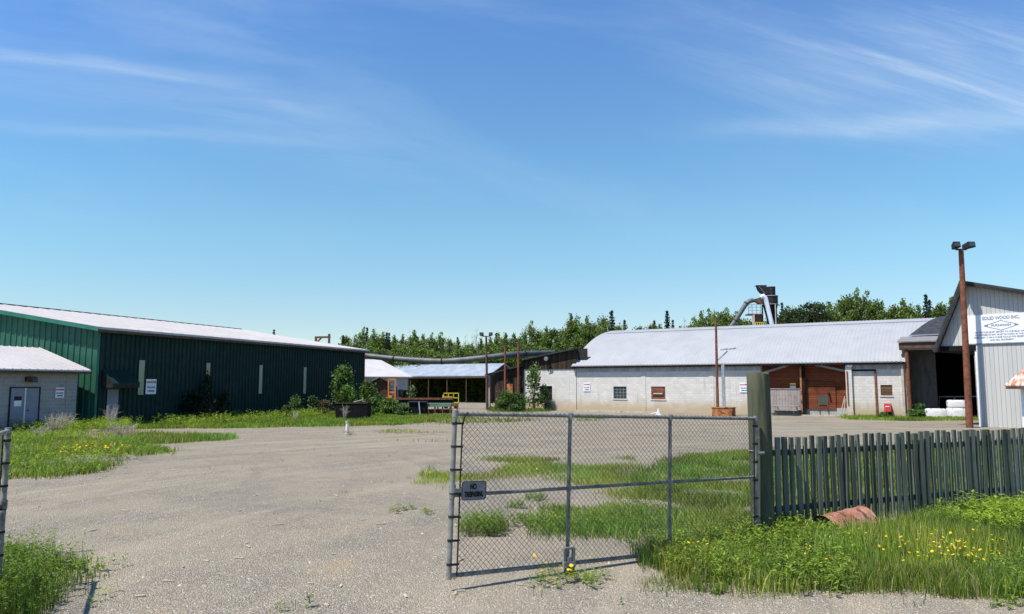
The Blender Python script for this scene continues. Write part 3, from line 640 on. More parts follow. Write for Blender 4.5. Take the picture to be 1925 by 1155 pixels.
# ================================================================== WHITE GABLE BUILDING (right)
A_W = math.atan2(-.76, .649)
WB = Frame((26.4, 43.0), A_W)
wbt = thing('sided_gable_building', 'pale board sided building with steep dark gable edge and company sign at the right', 'building', (*WB.o, 0), A_W)
ax, az = WB.hit(1815, 534); lx, lz = WB.hit(1768, 646); rx_, rz_ = WB.hit(1925, 551)
RS = (az-rz_)/(rx_-ax); RX = 9.0
zbot = WB.hit(1831, 650)[1]
MB().prism([(0, 0), (RX, 0), (RX, az-RS*(RX-ax)), (ax, az), (lx, zbot+.05), (lx, zbot), (0, zbot)], 0, .15, 'y').build('wall', m_siding, wbt)
MB().box(0, .15, .15, 12, 0, zbot).build('wall', m_siding, wbt); MB().box(RX-.15, RX, .15, 12, 0, 5).build('wall', m_siding, wbt)
MB().box(-.06, .10, -.04, -.003, 0, zbot).build('corner_trim', m_white, wbt)
MB().box(lx, .02, -.08, -.004, zbot-.28, zbot+.02).build('beam', m_black, wbt)
rl = MB(); dx, dz = lx-ax, zbot-az; ln = math.hypot(dx, dz); ux, uz = dx/ln, dz/ln; nx, nz = (uz, -ux) if uz*1 < 0 and -ux > 0 else (-uz, ux)
ovr = .35
p0 = (ax, az+.06); p1 = (ax+dx+ux*ovr, az+dz+uz*ovr)
rl.prism([p0, p1, (p1[0]+nx*.14, p1[1]+nz*.14), (p0[0]+nx*.14, p0[1]+nz*.14+.05)], -.55, 12, 'y').build('roof', m_tar, wbt, label='steep left roof slope')
MB().prism([(ax-.05, az+.05), (RX+.4, az-RS*(RX+.4-ax)+.04), (RX+.4, az-RS*(RX+.4-ax)+.16), (ax-.05, az+.17)], -.55, 12, 'y').build('roof', m_tar, wbt, label='shallow right roof slope')
fb = MB().prism([p0, p1, (p1[0]+nx*-.10, p1[1]+nz*-.10), (p0[0]+nx*-.10, p0[1]-.14)], -.55, -.48, 'y')
fb.prism([(ax-.02, az+.045), (RX+.4, az-RS*(RX+.4-ax)+.035), (RX+.4, az-RS*(RX+.4-ax)-.12), (ax-.02, az-.11)], -.549, -.479, 'y'); fb.build('barge_board', m_dark, wbt)
ix, iz = WB.hit(1821, 640)
# sign
s0, zt = WB.hit(1818, 594, -.05); _, zb = WB.hit(1818, 646.5, -.05); s1 = s0 + 3.35; zc = (zt+zb)/2; H = zt-zb; W = s1-s0
sg = thing('company_sign', 'wide white company sign with blue diamond emblem on the pale gable wall', 'sign', (*WB.w((s0+s1)/2, -.03), zc), A_W)
MB().box(-W/2, W/2, -.02, .02, -H/2, H/2).build('board', m_sign, sg); MB().box(-W/2-.02, W/2+.02, -.05, .02, -H/2-.06, -H/2-.002).build('bottom_trim', m_grey, sg)
text(sg, 'SOLID WOOD INC.', .25, (0, -.024, H*.36), m_fade, sx=.84, bold=.012)
dm = MB(); a_, b_2 = .86, .27; 
for p, q in (((-a_, 0), (0, b_2)), ((0, b_2), (a_, 0)), ((a_, 0), (0, -b_2)), ((0, -b_2), (-a_, 0))): dm.bar((p[0], -.024, p[1]+.17), (q[0], -.024, q[1]+.17), .02, .022)
dm.build('emblem_outline', m_fade, sg)
for s_ in (-1, 1): MB().prism([(s_*.84, .17), (s_*.62, .245), (s_*.66, .17), (s_*.62, .095)], -.03, -.021, 'y').build('emblem_tip', m_blue, sg)
text(sg, 'BUCHANAN', .155, (0, -.024, .17), m_fade, sx=1.12, bold=.010)
for i, tx in enumerate(('ALL VISITORS MUST REPORT TO THE MAIN OFFICE.', 'ALL SHIPMENTS MAY MUST BE WORN IN THE MILL.', 'SPEED LIMIT 10 KM H, PLEASE WATCH FOR PEDESTRIANS', 'AND MILL EQUIPMENT')):
    text(sg, tx, .125, (0, -.024, -.20-.148*i), m_fade, sx=.93 if i != 2 else .86, bold=.006)
# small rusty roofed block hut at the far right
HU = Frame(XY(1908, 36.0), R(-40))
hu = thing('block_hut', 'small grey block hut with rust streaked metal roof at the right edge', 'shed', (*HU.o, 0), R(-40))
MB().box(0, 4.5, 0, .2, 0, 2.3).box(0, .2, .2, 3.4, 0, 2.3).box(4.3, 4.5, .2, 3.4, 0, 2.3).build('wall', m_blockmid, hu)
MB().box(-.004, .16, -.03, -.003, 0, 2.3).build('corner_trim', m_white, hu)
MB().hexa([(-.55, -.7, 2.3), (5, -.7, 2.3), (5, 2.3, 3.5), (.4, 2.3, 3.5), (-.55, -.7, 2.36), (5, -.7, 2.36), (5, 2.3, 3.56), (.4, 2.3, 3.56)]).build('roof', m_rustroof, hu)
MB().box(-.5, 5, -.69, -.63, 2.16, 2.298).build('eave_board', m_trim, hu); MB().box(.18, 1.2, -.012, -.002, 1.1, 1.9).build('window', m_void, hu)

# ================================================================== CYCLONE BEHIND THE ROOF
YC = 77.0; k_ = YC/F/math.cos(PITCH)
def cz(py, Y=YC): return at(960, py, Y)[2]
def cx(px, py=600, Y=YC): return at(px, py, Y)[0]
ccx = cx(1449); cy = thing('dust_cyclone', 'tall dark dust cyclone with scroll outlet and silver pipes above the barrel roof', 'dust cyclone', (ccx, YC, 0))
lc = lambda px: cx(px)-ccx
def ring(name, segs, mat, nn=24, x=0.0, smooth=True): 
    return MB().tube([(x, 0, z) for z, r in segs], [r for z, r in segs], nn).build(name, mat, cy, smooth)
ring('drum', [(cz(573), .76), (cz(558), .76)], m_dark)
ring('cone', [(cz(573)-.001, .74), (cz(600), .42), (cz(620), .22)], m_black); ring('rim', [(cz(573.6), .80), (cz(572.4), .80)], m_grey); ring('rim', [(cz(558), .82), (cz(556.6), .82)], m_grey)
ring('fan_housing', [(cz(556.4), .45), (cz(541), .46)], m_dark, 8, x=.12, smooth=False)
ring('cap', [(cz(541)+.001, .50), (cz(539.6), .45)], m_dark, 8, x=.12, smooth=False)
hn = MB(); pts = []
for i in range(7):
    a = math.pi/2*i/6; pts.append((-.2 - 1.1*math.sin(a)*.9, 0, cz(549) - .15 + 1.0*(1-math.cos(a))*.65))
hn.prism([(-.15, cz(554.5)), (-.55, cz(554.5)), (-.95, cz(551)), (-1.2, cz(545)), (-1.32, cz(538.3)), (-1.45, cz(538.0)), (-1.45, cz(537.2)), (-.42, cz(537)), (-.42, cz(541)), (-.15, cz(541))], -.35, .35, 'y').build('scroll_outlet', m_dark, cy)
MB().bar((-1.22, -.36, cz(540)), (-.62, -.36, cz(552.5)), .03, .03).build('brace', m_grey, cy)
MB().hexa([(lc(1417), -.2, cz(566)), (lc(1428), -.4, cz(572)), (lc(1428), .4, cz(572)), (lc(1417), .2, cz(566)), (lc(1417), -.2, cz(563)), (lc(1428), -.4, cz(561)), (lc(1428), .4, cz(561)), (lc(1417), .2, cz(563))]).box(lc(1428), lc(1434), -.4, .4, cz(572), cz(560)).build('inlet', m_trim, cy)
MB().tube([(lc(1371), 0, cz(618)), (lc(1381), 0, cz(605)), (lc(1403), 0, cz(572)), (lc(1409), 0, cz(567)), (lc(1417), 0, cz(564.5))], .24, 12).build('inlet_duct', m_duct, cy, True)
MB().tube([(lc(1382), 0, cz(604)), (lc(1383), 0, cz(602.5))], .29, 12).tube([(lc(1403.3), 0, cz(571.6)), (lc(1404.4), 0, cz(570.2))], .30, 12).build('flange', m_dark, cy)
MB().tube([(lc(1426), -.9, cz(561)), (lc(1431), -1.0, cz(558.5)), (lc(1434), -1.0, cz(562)), (lc(1444), -1.0, cz(610)), (lc(1446), -1.0, cz(620))], .22, 14).build('down_pipe', m_silver, cy, True)
MB().tube([(lc(1451), -.85, cz(573)), (lc(1453), -.85, cz(574)), (lc(1453), -.85, cz(620))], .06, 8).build('stand_pipe', m_wood, cy)
for px, s_ in ((1437, -1), (1463, 1)): MB().bar((lc(px), .5, cz(573)), (lc(px)*1.2, .5, 0), .12).build('leg', m_dark, cy)
MB().bar((lc(1461), 0, cz(574)), (lc(1457), 0, cz(594)), .07).bar((lc(1461), 0, cz(574)), (lc(1468), 0, cz(574)), .1).build('strut', m_grey, cy)
pf = MB().box(lc(1404), lc(1431), -.6, .6, cz(593), cz(591)).build('platform', m_rust, cy)
rl = MB()
for px in (1404, 1411, 1419, 1427): rl.bar((lc(px), -.6, cz(591)), (lc(px), -.6, cz(574)), .05)
for py in (574, 579, 585): rl.bar((lc(1404), -.6, cz(py)), (lc(1431), -.6, cz(py)), .045)
rl.bar((lc(1404), -.6, cz(583)), (lc(1412), -.6, cz(574)), .04); rl.build('railing', m_grey, pf)
MB().bar((lc(1413.5), -.5, 0), (lc(1413.5), -.5, cz(593)), .2).build('post', m_wood, cy)
bx = MB().box(lc(1419), lc(1431), -.3, .3, cz(620), cz(593.2)).build('motor_box', m_trim, cy)
yl = MB()
for px in (1416.5, 1420, 1424, 1427.5, 1430.5): yl.bar((lc(px), -.62, cz(614)), (lc(px), -.62, cz(607.5)), .06)
yl.bar((lc(1416), -.62, cz(607.3)), (lc(1431), -.62, cz(607.3)), .06); yl.build('guard_rail', m_yellow, cy)

# ================================================================== OVERHEAD DUCT, POLES
pts = [(600, 655, 80), (684, 668.5, 76), (740, 674.5, 75), (790, 678, 74), (830, 679.5, 73.5), (870, 677, 73), (914, 672.5, 72.5), (960, 667, 73), (1000, 664.8, 75), (1040, 664, 78)]
q = [tuple(at(*p)) for p in pts]
def smoothpath(P, n=5):
    out = []; P = [np.array(p) for p in P]
    for i in range(len(P)-1):
        a = P[max(i-1, 0)]; b = P[i]; c = P[i+1]; d = P[min(i+2, len(P)-1)]
        for k in range(n):
            t = k/n; out.append(.5*((2*b)+(-a+c)*t+(2*a-5*b+4*c-d)*t*t+(-a+3*b-3*c+d)*t**3))
    out.append(P[-1]); return [tuple(p) for p in out]
dt = thing('overhead_duct', 'long sagging grey blower pipe crossing above the yard between the buildings', 'pipe', (q[1][0], q[1][1], 0))
o_ = np.array(dt.location); q = [tuple(np.array(p)-o_) for p in q]; sp_ = smoothpath(q)
MB().tube(sp_, .28, 14).build('pipe', m_duct, dt, True)
jn = MB()
for i in (5, 10, 20, 30, 38): a = Vector(sp_[i]); b = Vector(sp_[i+1]); jn.tube([a, a+(b-a).normalized()*.14], .32, 14)
jn.build('pipe_joint', m_dark, dt)
MB().tube([tuple(np.array(p)+np.array((0, 0, .42+.1*math.sin(i)))) for i, p in enumerate(sp_)], .025, 5).build('cable', m_dark, dt)

gf = thing('pipe_support_frame', 'pair of rusty poles with a crossbar holding the blower pipe', 'pipe support', (*XY(962, 70.5), 0))
xo = gf.location.x
for px, yt in ((949.5, 649), (974.5, 643)): p = at(px, yt, 70.5); pb = at(px, 765, 70.5); MB().tube([(pb[0]-xo, 0, 0), (p[0]-xo, 0, p[2])], .10, 10).build('post', m_rust, gf)
MB().bar((at(948, 647, 70.5)[0]-xo, 0, at(948, 647.5, 70.5)[2]), (at(976, 646, 70.5)[0]-xo, 0, at(976, 646.5, 70.5)[2]), .12).build('crossbar', m_dark, gf)
MB().bar((at(949, 673, 70.5)[0]-xo, 0, at(948, 673.5, 70.5)[2]), (at(976, 673, 70.5)[0]-xo, 0, at(976, 672, 70.5)[2]), .1).build('crossbar', m_dark, gf)
hf = thing('rusty_gantry_frame', 'dark red steel frame standing up behind the green warehouse roof', 'steel frame', (*XY(608, 100), 0))
xo = hf.location.x
for px, yt in ((594, 634), (619, 628)): p = at(px, yt, 100); MB().bar((p[0]-xo, 0, 0), (p[0]-xo, 0, p[2]), .26).build('post', m_trim, hf)
p = at(592, 634.5, 100); p2 = at(621, 634, 100); MB().bar((p[0]-xo, 0, p[2]), (p2[0]-xo, 0, p2[2]), .24).build('crossbar', m_trim, hf)
p = at(594, 634, 100); MB().bar((p[0]-xo-.3, 0, p[2]-1.2), (p[0]-xo+.8, 0, p[2]), .2).build('brace', m_rust, hf)

def flood_pole(name, px_b, px_t, Y, ytop, rb, rt, mat, label, hs=1.0, spread=.3):
    b = at(px_b, 800, Y); t = at(px_t, ytop, Y)
    o = thing(name, label, 'light pole', (b[0], Y, 0)); dx = t[0]-b[0]
    # the pole leans a little
    MB().tube([(0, 0, -.3), (dx*.55, 0, t[2]*.55), (dx, 0, t[2])], [rb, (rb+rt)/2, rt], 14).build('pole', mat, o, True)
    MB().bar((dx-spread, 0, t[2]+.02), (dx+spread, 0, t[2]+.02), .07*hs).build('crossarm', m_dark, o)
    for s_ in (-1, 1):
        cx_ = dx+s_*spread*1.0; z = t[2]+.10*hs
        h = MB().hexa([(cx_-.17*hs+s_*.10*hs, -.34*hs, z-.02*hs), (cx_+.17*hs+s_*.10*hs, -.34*hs, z-.02*hs), (cx_+.10*hs, .16*hs, z-.06*hs), (cx_-.10*hs, .16*hs, z-.06*hs), (cx_-.17*hs+s_*.10*hs, -.28*hs, z+.26*hs), (cx_+.17*hs+s_*.10*hs, -.28*hs, z+.26*hs), (cx_+.10*hs, .18*hs, z+.16*hs), (cx_-.10*hs, .18*hs, z+.16*hs)]).build('lamp_head', m_dark, o)
        MB().box(cx_-.13*hs+s_*.10*hs, cx_+.13*hs+s_*.10*hs, -.36*hs, -.335*hs, z+.02*hs, z+.20*hs).build('lens', m_glass, h)
        MB().bar((cx_, 0, t[2]), (cx_, 0, z-.03*hs), .06*hs).build('lamp_bracket', m_grey, o)
    return o
flood_pole('flood_light_pole', 1822.5, 1806.5, 42.0, 470, .185, .13, m_rust, 'tall rusty brown flood light pole in front of the pale gable wall', 1.15, .3)
flood_pole('flood_light_pole', 916, 914, 71.0, 633, .13, .09, m_trim, 'slim dark flood light pole standing in the yard centre beside the long open shed', 1.05, .34)
# pole with planter box
pb = thing('rusty_base_pole', 'thin rusty pole rising from a rusty steel box in front of the block wall', 'pole', (*XY(1366, 56.5), 0), A_B)
xb_ = lambda px, py: Frame(pb.location[:2], A_B).hit(px, py)
a0, zt_ = xb_(1341, 767); a1, _ = xb_(1390, 767)
MB().box(a0, a1-.45, -.35, .55, 0, zt_).box(a0-.03, a1-.42, -.39, .59, zt_+.001, zt_+.06).build('base_box', m_rustlight, pb)
x0_, z0_ = xb_(1349, 766); x1_, z1_ = xb_(1345.5, 597); MB().tube([(x0_, 0, .2), (x1_, 0, z1_)], [.115, .08], 10).build('pole', m_rust, pb, True)
x2, z2 = xb_(1359, 690); MB().box(x2-.11, x2+.11, -.05, .05, .4, z2+.2).build('channel_post', m_grey, pb)
x3, z3 = xb_(1350, 677); x4, z4 = xb_(1368, 660); am = MB().bar((x3, 0, z3), (x4, 0, z4), .07).build('lamp_arm', m_grey, pb)
for dx_, dz_ in ((-.25, .02), (.35, .06)): MB().hexa([(x4+dx_-.22, -.3, z4+dz_), (x4+dx_+.22, -.3, z4+dz_+.04), (x4+dx_+.22, .2, z4+dz_+.1), (x4+dx_-.22, .2, z4+dz_+.06), (x4+dx_-.2, -.3, z4+dz_+.1), (x4+dx_+.2, -.3, z4+dz_+.14), (x4+dx_+.2, .2, z4+dz_+.18), (x4+dx_-.2, .2, z4+dz_+.14)]).build('lamp_head', m_grey, am)

# ================================================================== BACKGROUND SHEDS
WH = Frame(XY(770, 88), R(35))
wh = thing('white_roofed_shed', 'shed with plain white pitched roof just right of the green warehouse', 'shed', (*WH.o, 0), R(35))
MB().box(-14, -3.2, 0, .15, 0, 3.1).box(-3.2, 0, 0, .15, 1.7, 3.1).box(-.15, 0, .15, 16.6, 1.7, 3.1).prism([(0, 1.7), (16.8, 1.7), (16.8, 3.1), (8.4, 5.2), (0, 3.1)], -.15, 0, 'x').build('wall', m_band, wh)
MB().box(-2.0, -.8, .3, .4, 0, 1.68).build('panel', m_bluegalv, wh); MB().box(-.3, -.1, .1, .3, 0, 1.7).build('post', m_dark, wh)
for y0, y1 in ((-.4, 8.4), (17.2, 8.4)): 
    MB().hexa([(-14.4, y0, 3.1), (.3, y0, 3.1), (.3, y1, 5.32), (-14.4, y1, 5.32), (-14.4, y0, 3.22), (.3, y0, 3.22), (.3, y1, 5.44), (-14.4, y1, 5.44)]).build('roof', m_whiteroof, wh)
OS = Frame(XY(918, 95), A_B)
os_ = thing('long_open_shed', 'long low open fronted shed with dull blue grey metal roof and dark interior', 'shed', (*OS.o, 0), A_B)
rr = MB().hexa([(-19, -.3, 3.35), (.3, -.3, 3.35), (.3, 3.4, 4.95), (-19, 3.4, 4.95), (-19, -.3, 3.45), (.3, -.3, 3.45), (.3, 3.4, 5.05), (-19, 3.4, 5.05)]); rr.hexa([(-19, 3.4, 4.951), (.3, 3.4, 4.951), (.3, 7.6, 3.3), (-19, 7.6, 3.3), (-19, 3.4, 5.051), (.3, 3.4, 5.051), (.3, 7.6, 3.4), (-19, 7.6, 3.4)])
rr.build('roof', m_bluegalv, os_)
bk = MB(); x = -18.8
while x < 0: wd_ = random.uniform(.3, .55); bk.box(x, x+wd_, 7, 7.08, 0, 3.2); x += wd_ + (random.uniform(.03, .09) if random.random() < .35 else .004)
bk.build('back_wall', m_dplank, os_); MB().prism([(0, 0), (7.2, 0), (7.2, 3.25), (3.4, 4.8), (0, 3.3)], 0, .1, 'x').build('end_wall', m_dplank, os_)
MB().box(-18.9, .1, -.25, -.12, 3.14, 3.34).build('eave_board', m_trim, os_)
for k in range(7): MB().box(-18.6+k*3.05, -18.5+k*3.05, -.1, .0, 0, 3.14).build('post', m_trim, os_)
BS = Frame(XY(716, 74), R(8))
bs = thing('brown_plank_shed', 'little brown plank shed with pitched grey metal roof behind the bushes', 'shed', (*BS.o, 0), R(8))
MB().prism([(-1.15, 0), (.95, 0), (.95, 2.5), (-.05, 2.95), (-1.15, 2.3)], 0, 4, 'y').build('wall', m_shedplank, bs)
MB().prism([(-2.1, 1.95), (-.05, 3.0), (-.05, 3.08), (-2.1, 2.03)], -.25, 4.2, 'y').build('roof', m_bluegalv, bs, label='grey left roof slope'); MB().prism([(-.05, 3.0), (1.1, 2.48), (1.1, 2.56), (-.05, 3.08)], -.25, 4.2, 'y').build('roof', m_trim, bs, label='brown right roof slope')
# forklift
FK = XY(739, 69); fk = thing('forklift', 'orange forklift with raised mast parked behind the bushes', 'forklift', (*FK, 0), R(10))
ms = MB().box(-.36, -.24, 0, .16, .1, 2.85).box(.24, .36, 0, .16, .1, 2.85).box(-.36, .36, .02, .14, 2.75, 2.87).box(-.24, .24, .03, .12, 1.55, 1.72).box(-.24, .24, .03, .12, .9, 1.0).build('mast', m_orange, fk)
MB().box(-.3, -.2, -1.1, -.02, .25, .3).box(.2, .3, -1.1, -.02, .25, .3).build('fork', m_dark, fk)
MB().box(-.5, .6, .3, 2.1, .35, 1.15).box(-.4, .5, 1.6, 2.3, .5, 1.35).build('body', m_orange, fk)
og = MB()
for x_, y_ in ((-.4, .4), (.5, .4), (-.4, 1.7), (.5, 1.7)): og.bar((x_, y_, 1.1), (x_*.9, y_, 2.1), .06)
og.box(-.42, .5, .35, 1.75, 2.1, 2.16); og.build('overhead_guard', m_dark, fk)
for x_ in (-.5, .55):
    for y_ in (.5, 1.9):
        wl = MB().tube([(x_-.1, y_, .35), (x_+.1, y_, .35)], .34, 16).build('wheel', m_black, fk); MB().tube([(x_-.11, y_, .35), (x_+.11, y_, .35)], .16, 10).build('rim', m_yellow, wl)
MB().box(.62, 1.0, .6, 1.0, 1.2, 1.9).build('seat', m_dark, fk)
# black tank box in the grass
def boxthing(name, label, cat, px0, px1, py0, Y, depth, mat, rz=0.0):
    a, b = at(px0, py0, Y), at(px1, py0, Y); W = b[0]-a[0]; t = thing(name, label, cat, ((a[0]+b[0])/2, Y, 0), rz); return t, W, a[2]
t, W, H = boxthing('steel_tank', 'open topped black rusty steel tank standing in the grass by the warehouse', 'tank', 631, 690, 758, 50.5, 1.6, m_black)
w = MB().box(-W/2, W/2, 0, .06, .02, H).box(-W/2, W/2, 1.5, 1.56, .02, H).box(-W/2, -W/2+.06, .06, 1.5, .02, H).box(W/2-.06, W/2, .06, 1.5, .02, H).box(-W/2+.06, W/2-.06, .06, 1.5, H*.55, H*.6); w.build('body', m_black, t)
MB().box(-W/2-.03, W/2+.03, -.04, .02, H-.03, H+.01).build('rim', m_trim, t); MB().bar((W*.05, .3, H+.06), (W*.3, .8, H+.2), .12, .03).build('lid_plank', m_wood, t)
# machine frames
t, W, H = boxthing('scrap_machine', 'black boxy scrap machine rusting in the weeds left of the green bench', 'machine', 769, 800, 757, 56, 1.2, m_black)
MB().box(-W/2, W/2, 0, 1.1, .25, H).build('body', m_black, t); MB().box(-W/2-.1, W/2+.05, -.1, 1.2, H+.002, H+.08).build('top_plate', m_dark, t); MB().bar((W*.1, -.1, 1.1), (W*.22, -.2, 0), .09).build('leg', m_grey, t)
for x_ in (-W/2+.1, W/2-.1): MB().box(x_-.06, x_+.06, 0, .12, 0, .249).build('leg', m_black, t)
t, W, H = boxthing('rusty_flatbed', 'long dark rusty steel deck on legs in front of the open shed', 'steel deck', 745, 851, 748, 61, 1.6, m_rust)
MB().box(-W/2, W/2, 0, 1.6, H-.42, H-.08).build('deck', m_black, t); MB().box(-W/2, W/2, -.06, -.003, H-.16, H).build('edge_rail', m_rust, t)
for k in range(5): MB().box(-W/2+.1+k*(W-.3)/4, -W/2+.22+k*(W-.3)/4, .1, .22, 0, H-.421).build('leg', m_rust, t)
t, W, H = boxthing('green_bench_table', 'faded green steel bench with rusty legs beside the yard gravel', 'work bench', 801, 848, 758.5, 57, 1.0, m_greenbeam)
MB().box(-W/2, W/2, 0, .9, H-.26, H).build('top', m_greenbeam, t)
for k in range(4): MB().box(-W/2+.04+k*(W-.16)/3, -W/2+.14+k*(W-.16)/3, .04, .14, 0, H-.261).build('leg', m_rust, t)
MB().box(W/2+.01, W/2+.5, .05, .7, H-.22, H-.06).build('end_shelf', m_rust, t); MB().box(W/2+.4, W/2+.5, .1, .2, 0, H-.221).build('leg', m_rust, t); MB().box(-W/2, W/2, .6, .68, .15, .5).build('back_panel', m_rust, t)
t, W, H = boxthing('yellow_cart', 'bright yellow railed cart at the front of the open shed', 'cart', 834, 862, 739.5, 74, 1.0, m_yellow)
yc = MB()
for x_ in (-W/2, -W/6, W/6, W/2): yc.bar((x_, 0, .55), (x_, 0, H), .07)
for z_ in (H, (H+.6)/2, .6): yc.bar((-W/2, 0, z_), (W/2, 0, z_), .07)
yc.bar((-W/2-.15, 0, .9), (-W/2, 0, H), .07); yc.build('rail', m_yellow, t); MB().box(-W/2, W*.05, .1, .9, .75, 1.2).build('engine_cover', m_yellow, t); MB().box(-W/2, W/2, .05, 1.0, .45, .545).build('deck', m_yellow, t)
for x_ in (-W/3, W/3): MB().tube([(x_, -.02, .24), (x_, .14, .24)], .23, 14).build('wheel', m_black, t)
# low timber stack
t, W, H = boxthing('timber_pallets', 'low stack of grey timber on the ground near the green bench', 'timber', 806, 852, 773.5, 56, .8, m_greywood)
pl = MB()
for k in range(5): pl.bar((-W/2+random.uniform(0, .3), k*.18, .06+.1*(k % 2)), (W/2+random.uniform(-.3, .2), k*.2, .07+.1*(k % 2)), .12, .06)
pl.build('board', m_greywood, t)
# white bales
for px0, px1, py0, Y, dp, zz, lab in ((1743, 1778, 769, 53.3, 1.1, 0, 'low flat white wrapped bale alone on the grass in the open bay'), (1783, 1818, 768, 53.3, 1.0, 0, 'lower of the two stacked white bales by the rusty light pole'), (1784, 1819, 752.5, 53.3, 1.0, None, 'upper rounded white bale stacked by the rusty light pole')):
    a = at(px0, py0, Y); b = at(px1, py0, Y); W = b[0]-a[0]
    base = 0 if zz == 0 else at(1800, 768, Y)[2]; H = a[2]-base
    t = thing('wrapped_bale', lab, 'bale', ((a[0]+b[0])/2, Y, base), R(-20), 'white wrapped bales in the open bay')
    nx_, ny_, nz_ = 14, 8, 8; V = []; rng = np.random.default_rng(int(px0)+int(py0))
    bm_ = MB(); n = 18; rings = []
    for j in range(9):
        zf = j/8; rr_ = 1.0 - .10*abs(2*zf-1)**4 - (.02 if j in (3, 5) else 0)
        for i in range(n):
            th = 2*math.pi*i/n; c, s_ = math.cos(th), math.sin(th); sq = 1/max(abs(c), abs(s_))**.8
            V.append((W/2*c*sq*rr_*(1+rng.uniform(-.03, .03)), dp/2*s_*sq*rr_+dp/2, H*zf + rng.uniform(-.015, .015)*(0 < j < 8)))
    bm_.add(V, [(j*n+i, j*n+(i+1) % n, (j+1)*n+(i+1) % n, (j+1)*n+i) for j in range(8) for i in range(n)] + [tuple(range(n-1, -1, -1)), tuple(8*n+i for i in range(n))])
    bm_.build('wrapping', m_tarp, t, True)
    st = MB()
    for xx in (-W/4, W/4): st.box(xx-.02, xx+.02, -.02, dp+.02, H+.005, H+.015)
    st.build('strap', m_grey, t)
# dark trailer inside the bay
t = thing('dark_trailer', 'dim dark trailer frame standing deep inside the open bay', 'trailer', (*BL.w(XR+2.7, 4.0), 0), A_B)
MB().bar((-.9, 0, 1.45), (1.6, 0, 1.5), .08).bar((-.9, 0, 1.45), (-1.0, 0, .4), .06).bar((.1, 0, 1.4), (-.6, 0, .4), .06).build('frame', m_grey, t); MB().box(-.8, 1.6, .1, 2.2, .4, .6).build('bed', m_black, t)
for s_ in (-.3, 1.1): MB().tube([(s_, .0, .3), (s_, .2, .3)], .3, 14).build('wheel', m_black, t)
# picnic table in the plank bay
PT = Frame(BL.w((bx0+x5)/2+.35, -.4), A_B)
t = thing('picnic_table', 'weathered wooden picnic table in front of the plank bay beside the gate post', 'picnic table', (*PT.o, 0), A_B)
MB().box(-1.0, 1.0, -.35, .35, .70, .76).build('table_top', m_greywood, t)
for s_ in (-1, 1):
    MB().box(-1.0, 1.0, s_*.72-.13, s_*.72+.13, .40, .45).build('bench_seat', m_greywood, t)
    x_ = s_*.7; MB().bar((x_, -.25, .70), (x_, -.6, 0), .05, .09).bar((x_+.06, .25, .70), (x_+.06, .6, 0), .05, .09).bar((x_+.03, -.78, .36), (x_+.03, .78, .36), .04, .09).build('leg', m_greywood, t)
t = thing('fallen_timber', 'loose grey planks leaning by the bay pier of the block wall', 'planks', (*BL.w(bx1-.1, -.5), 0), A_B)
MB().bar((-.35, 0, 0), (0, .2, 1.5), .05, .1).bar((-.1, 0, 0), (.02, .2, 1.3), .05, .1).bar((-3.0, -.2, .06), (.4, 0, .08), .1, .08).box(.2, .6, -.2, .3, 0, .4).build('plank', m_wood, t)
# broken pale marker on the yard by the wall
p = gp(1238, 781); t = thing('broken_marker', 'broken whitish triangular marker lying before the block wall', 'debris', (p[0], p[1], 0), R(-20))
MB().prism([(-.25, 0), (.25, 0), (.12, .12), (.02, .55), (-.06, .5), (-.14, .15)], -.06, .06, 'y').build('upright', m_tarp, t)
MB().bar((-1.2, 0, .04), (-.2, 0, .12), .14, .08).build('lying_board', m_wood, t); MB().bar((-.6, .05, .1), (-.12, .05, .2), .06, .1).build('lying_board', m_tarp, t)
t = thing('curb_rail', 'low pale wood rail on the ground along the block wall', 'rail', (*BL.w(6, -1.2), 0), A_B)
MB().box(-5.5, -1.2, -.08, .08, 0, .12).box(-1.0, 1.9, -.06, .1, 0, .1).build('rail', m_wood, t)
# white capped well pipe
p = gp(652.5, 816); t = thing('capped_pipe', 'short white capped plastic pipe standing up from the gravel', 'pipe', (p[0], p[1], 0))
MB().tube([(0, 0, 0), (0, 0, .55)], .075, 16).build('tube', m_white, t, True); MB().tube([(0, 0, .5), (0, 0, .62)], .09, 16).build('cap', m_wood, t, True)

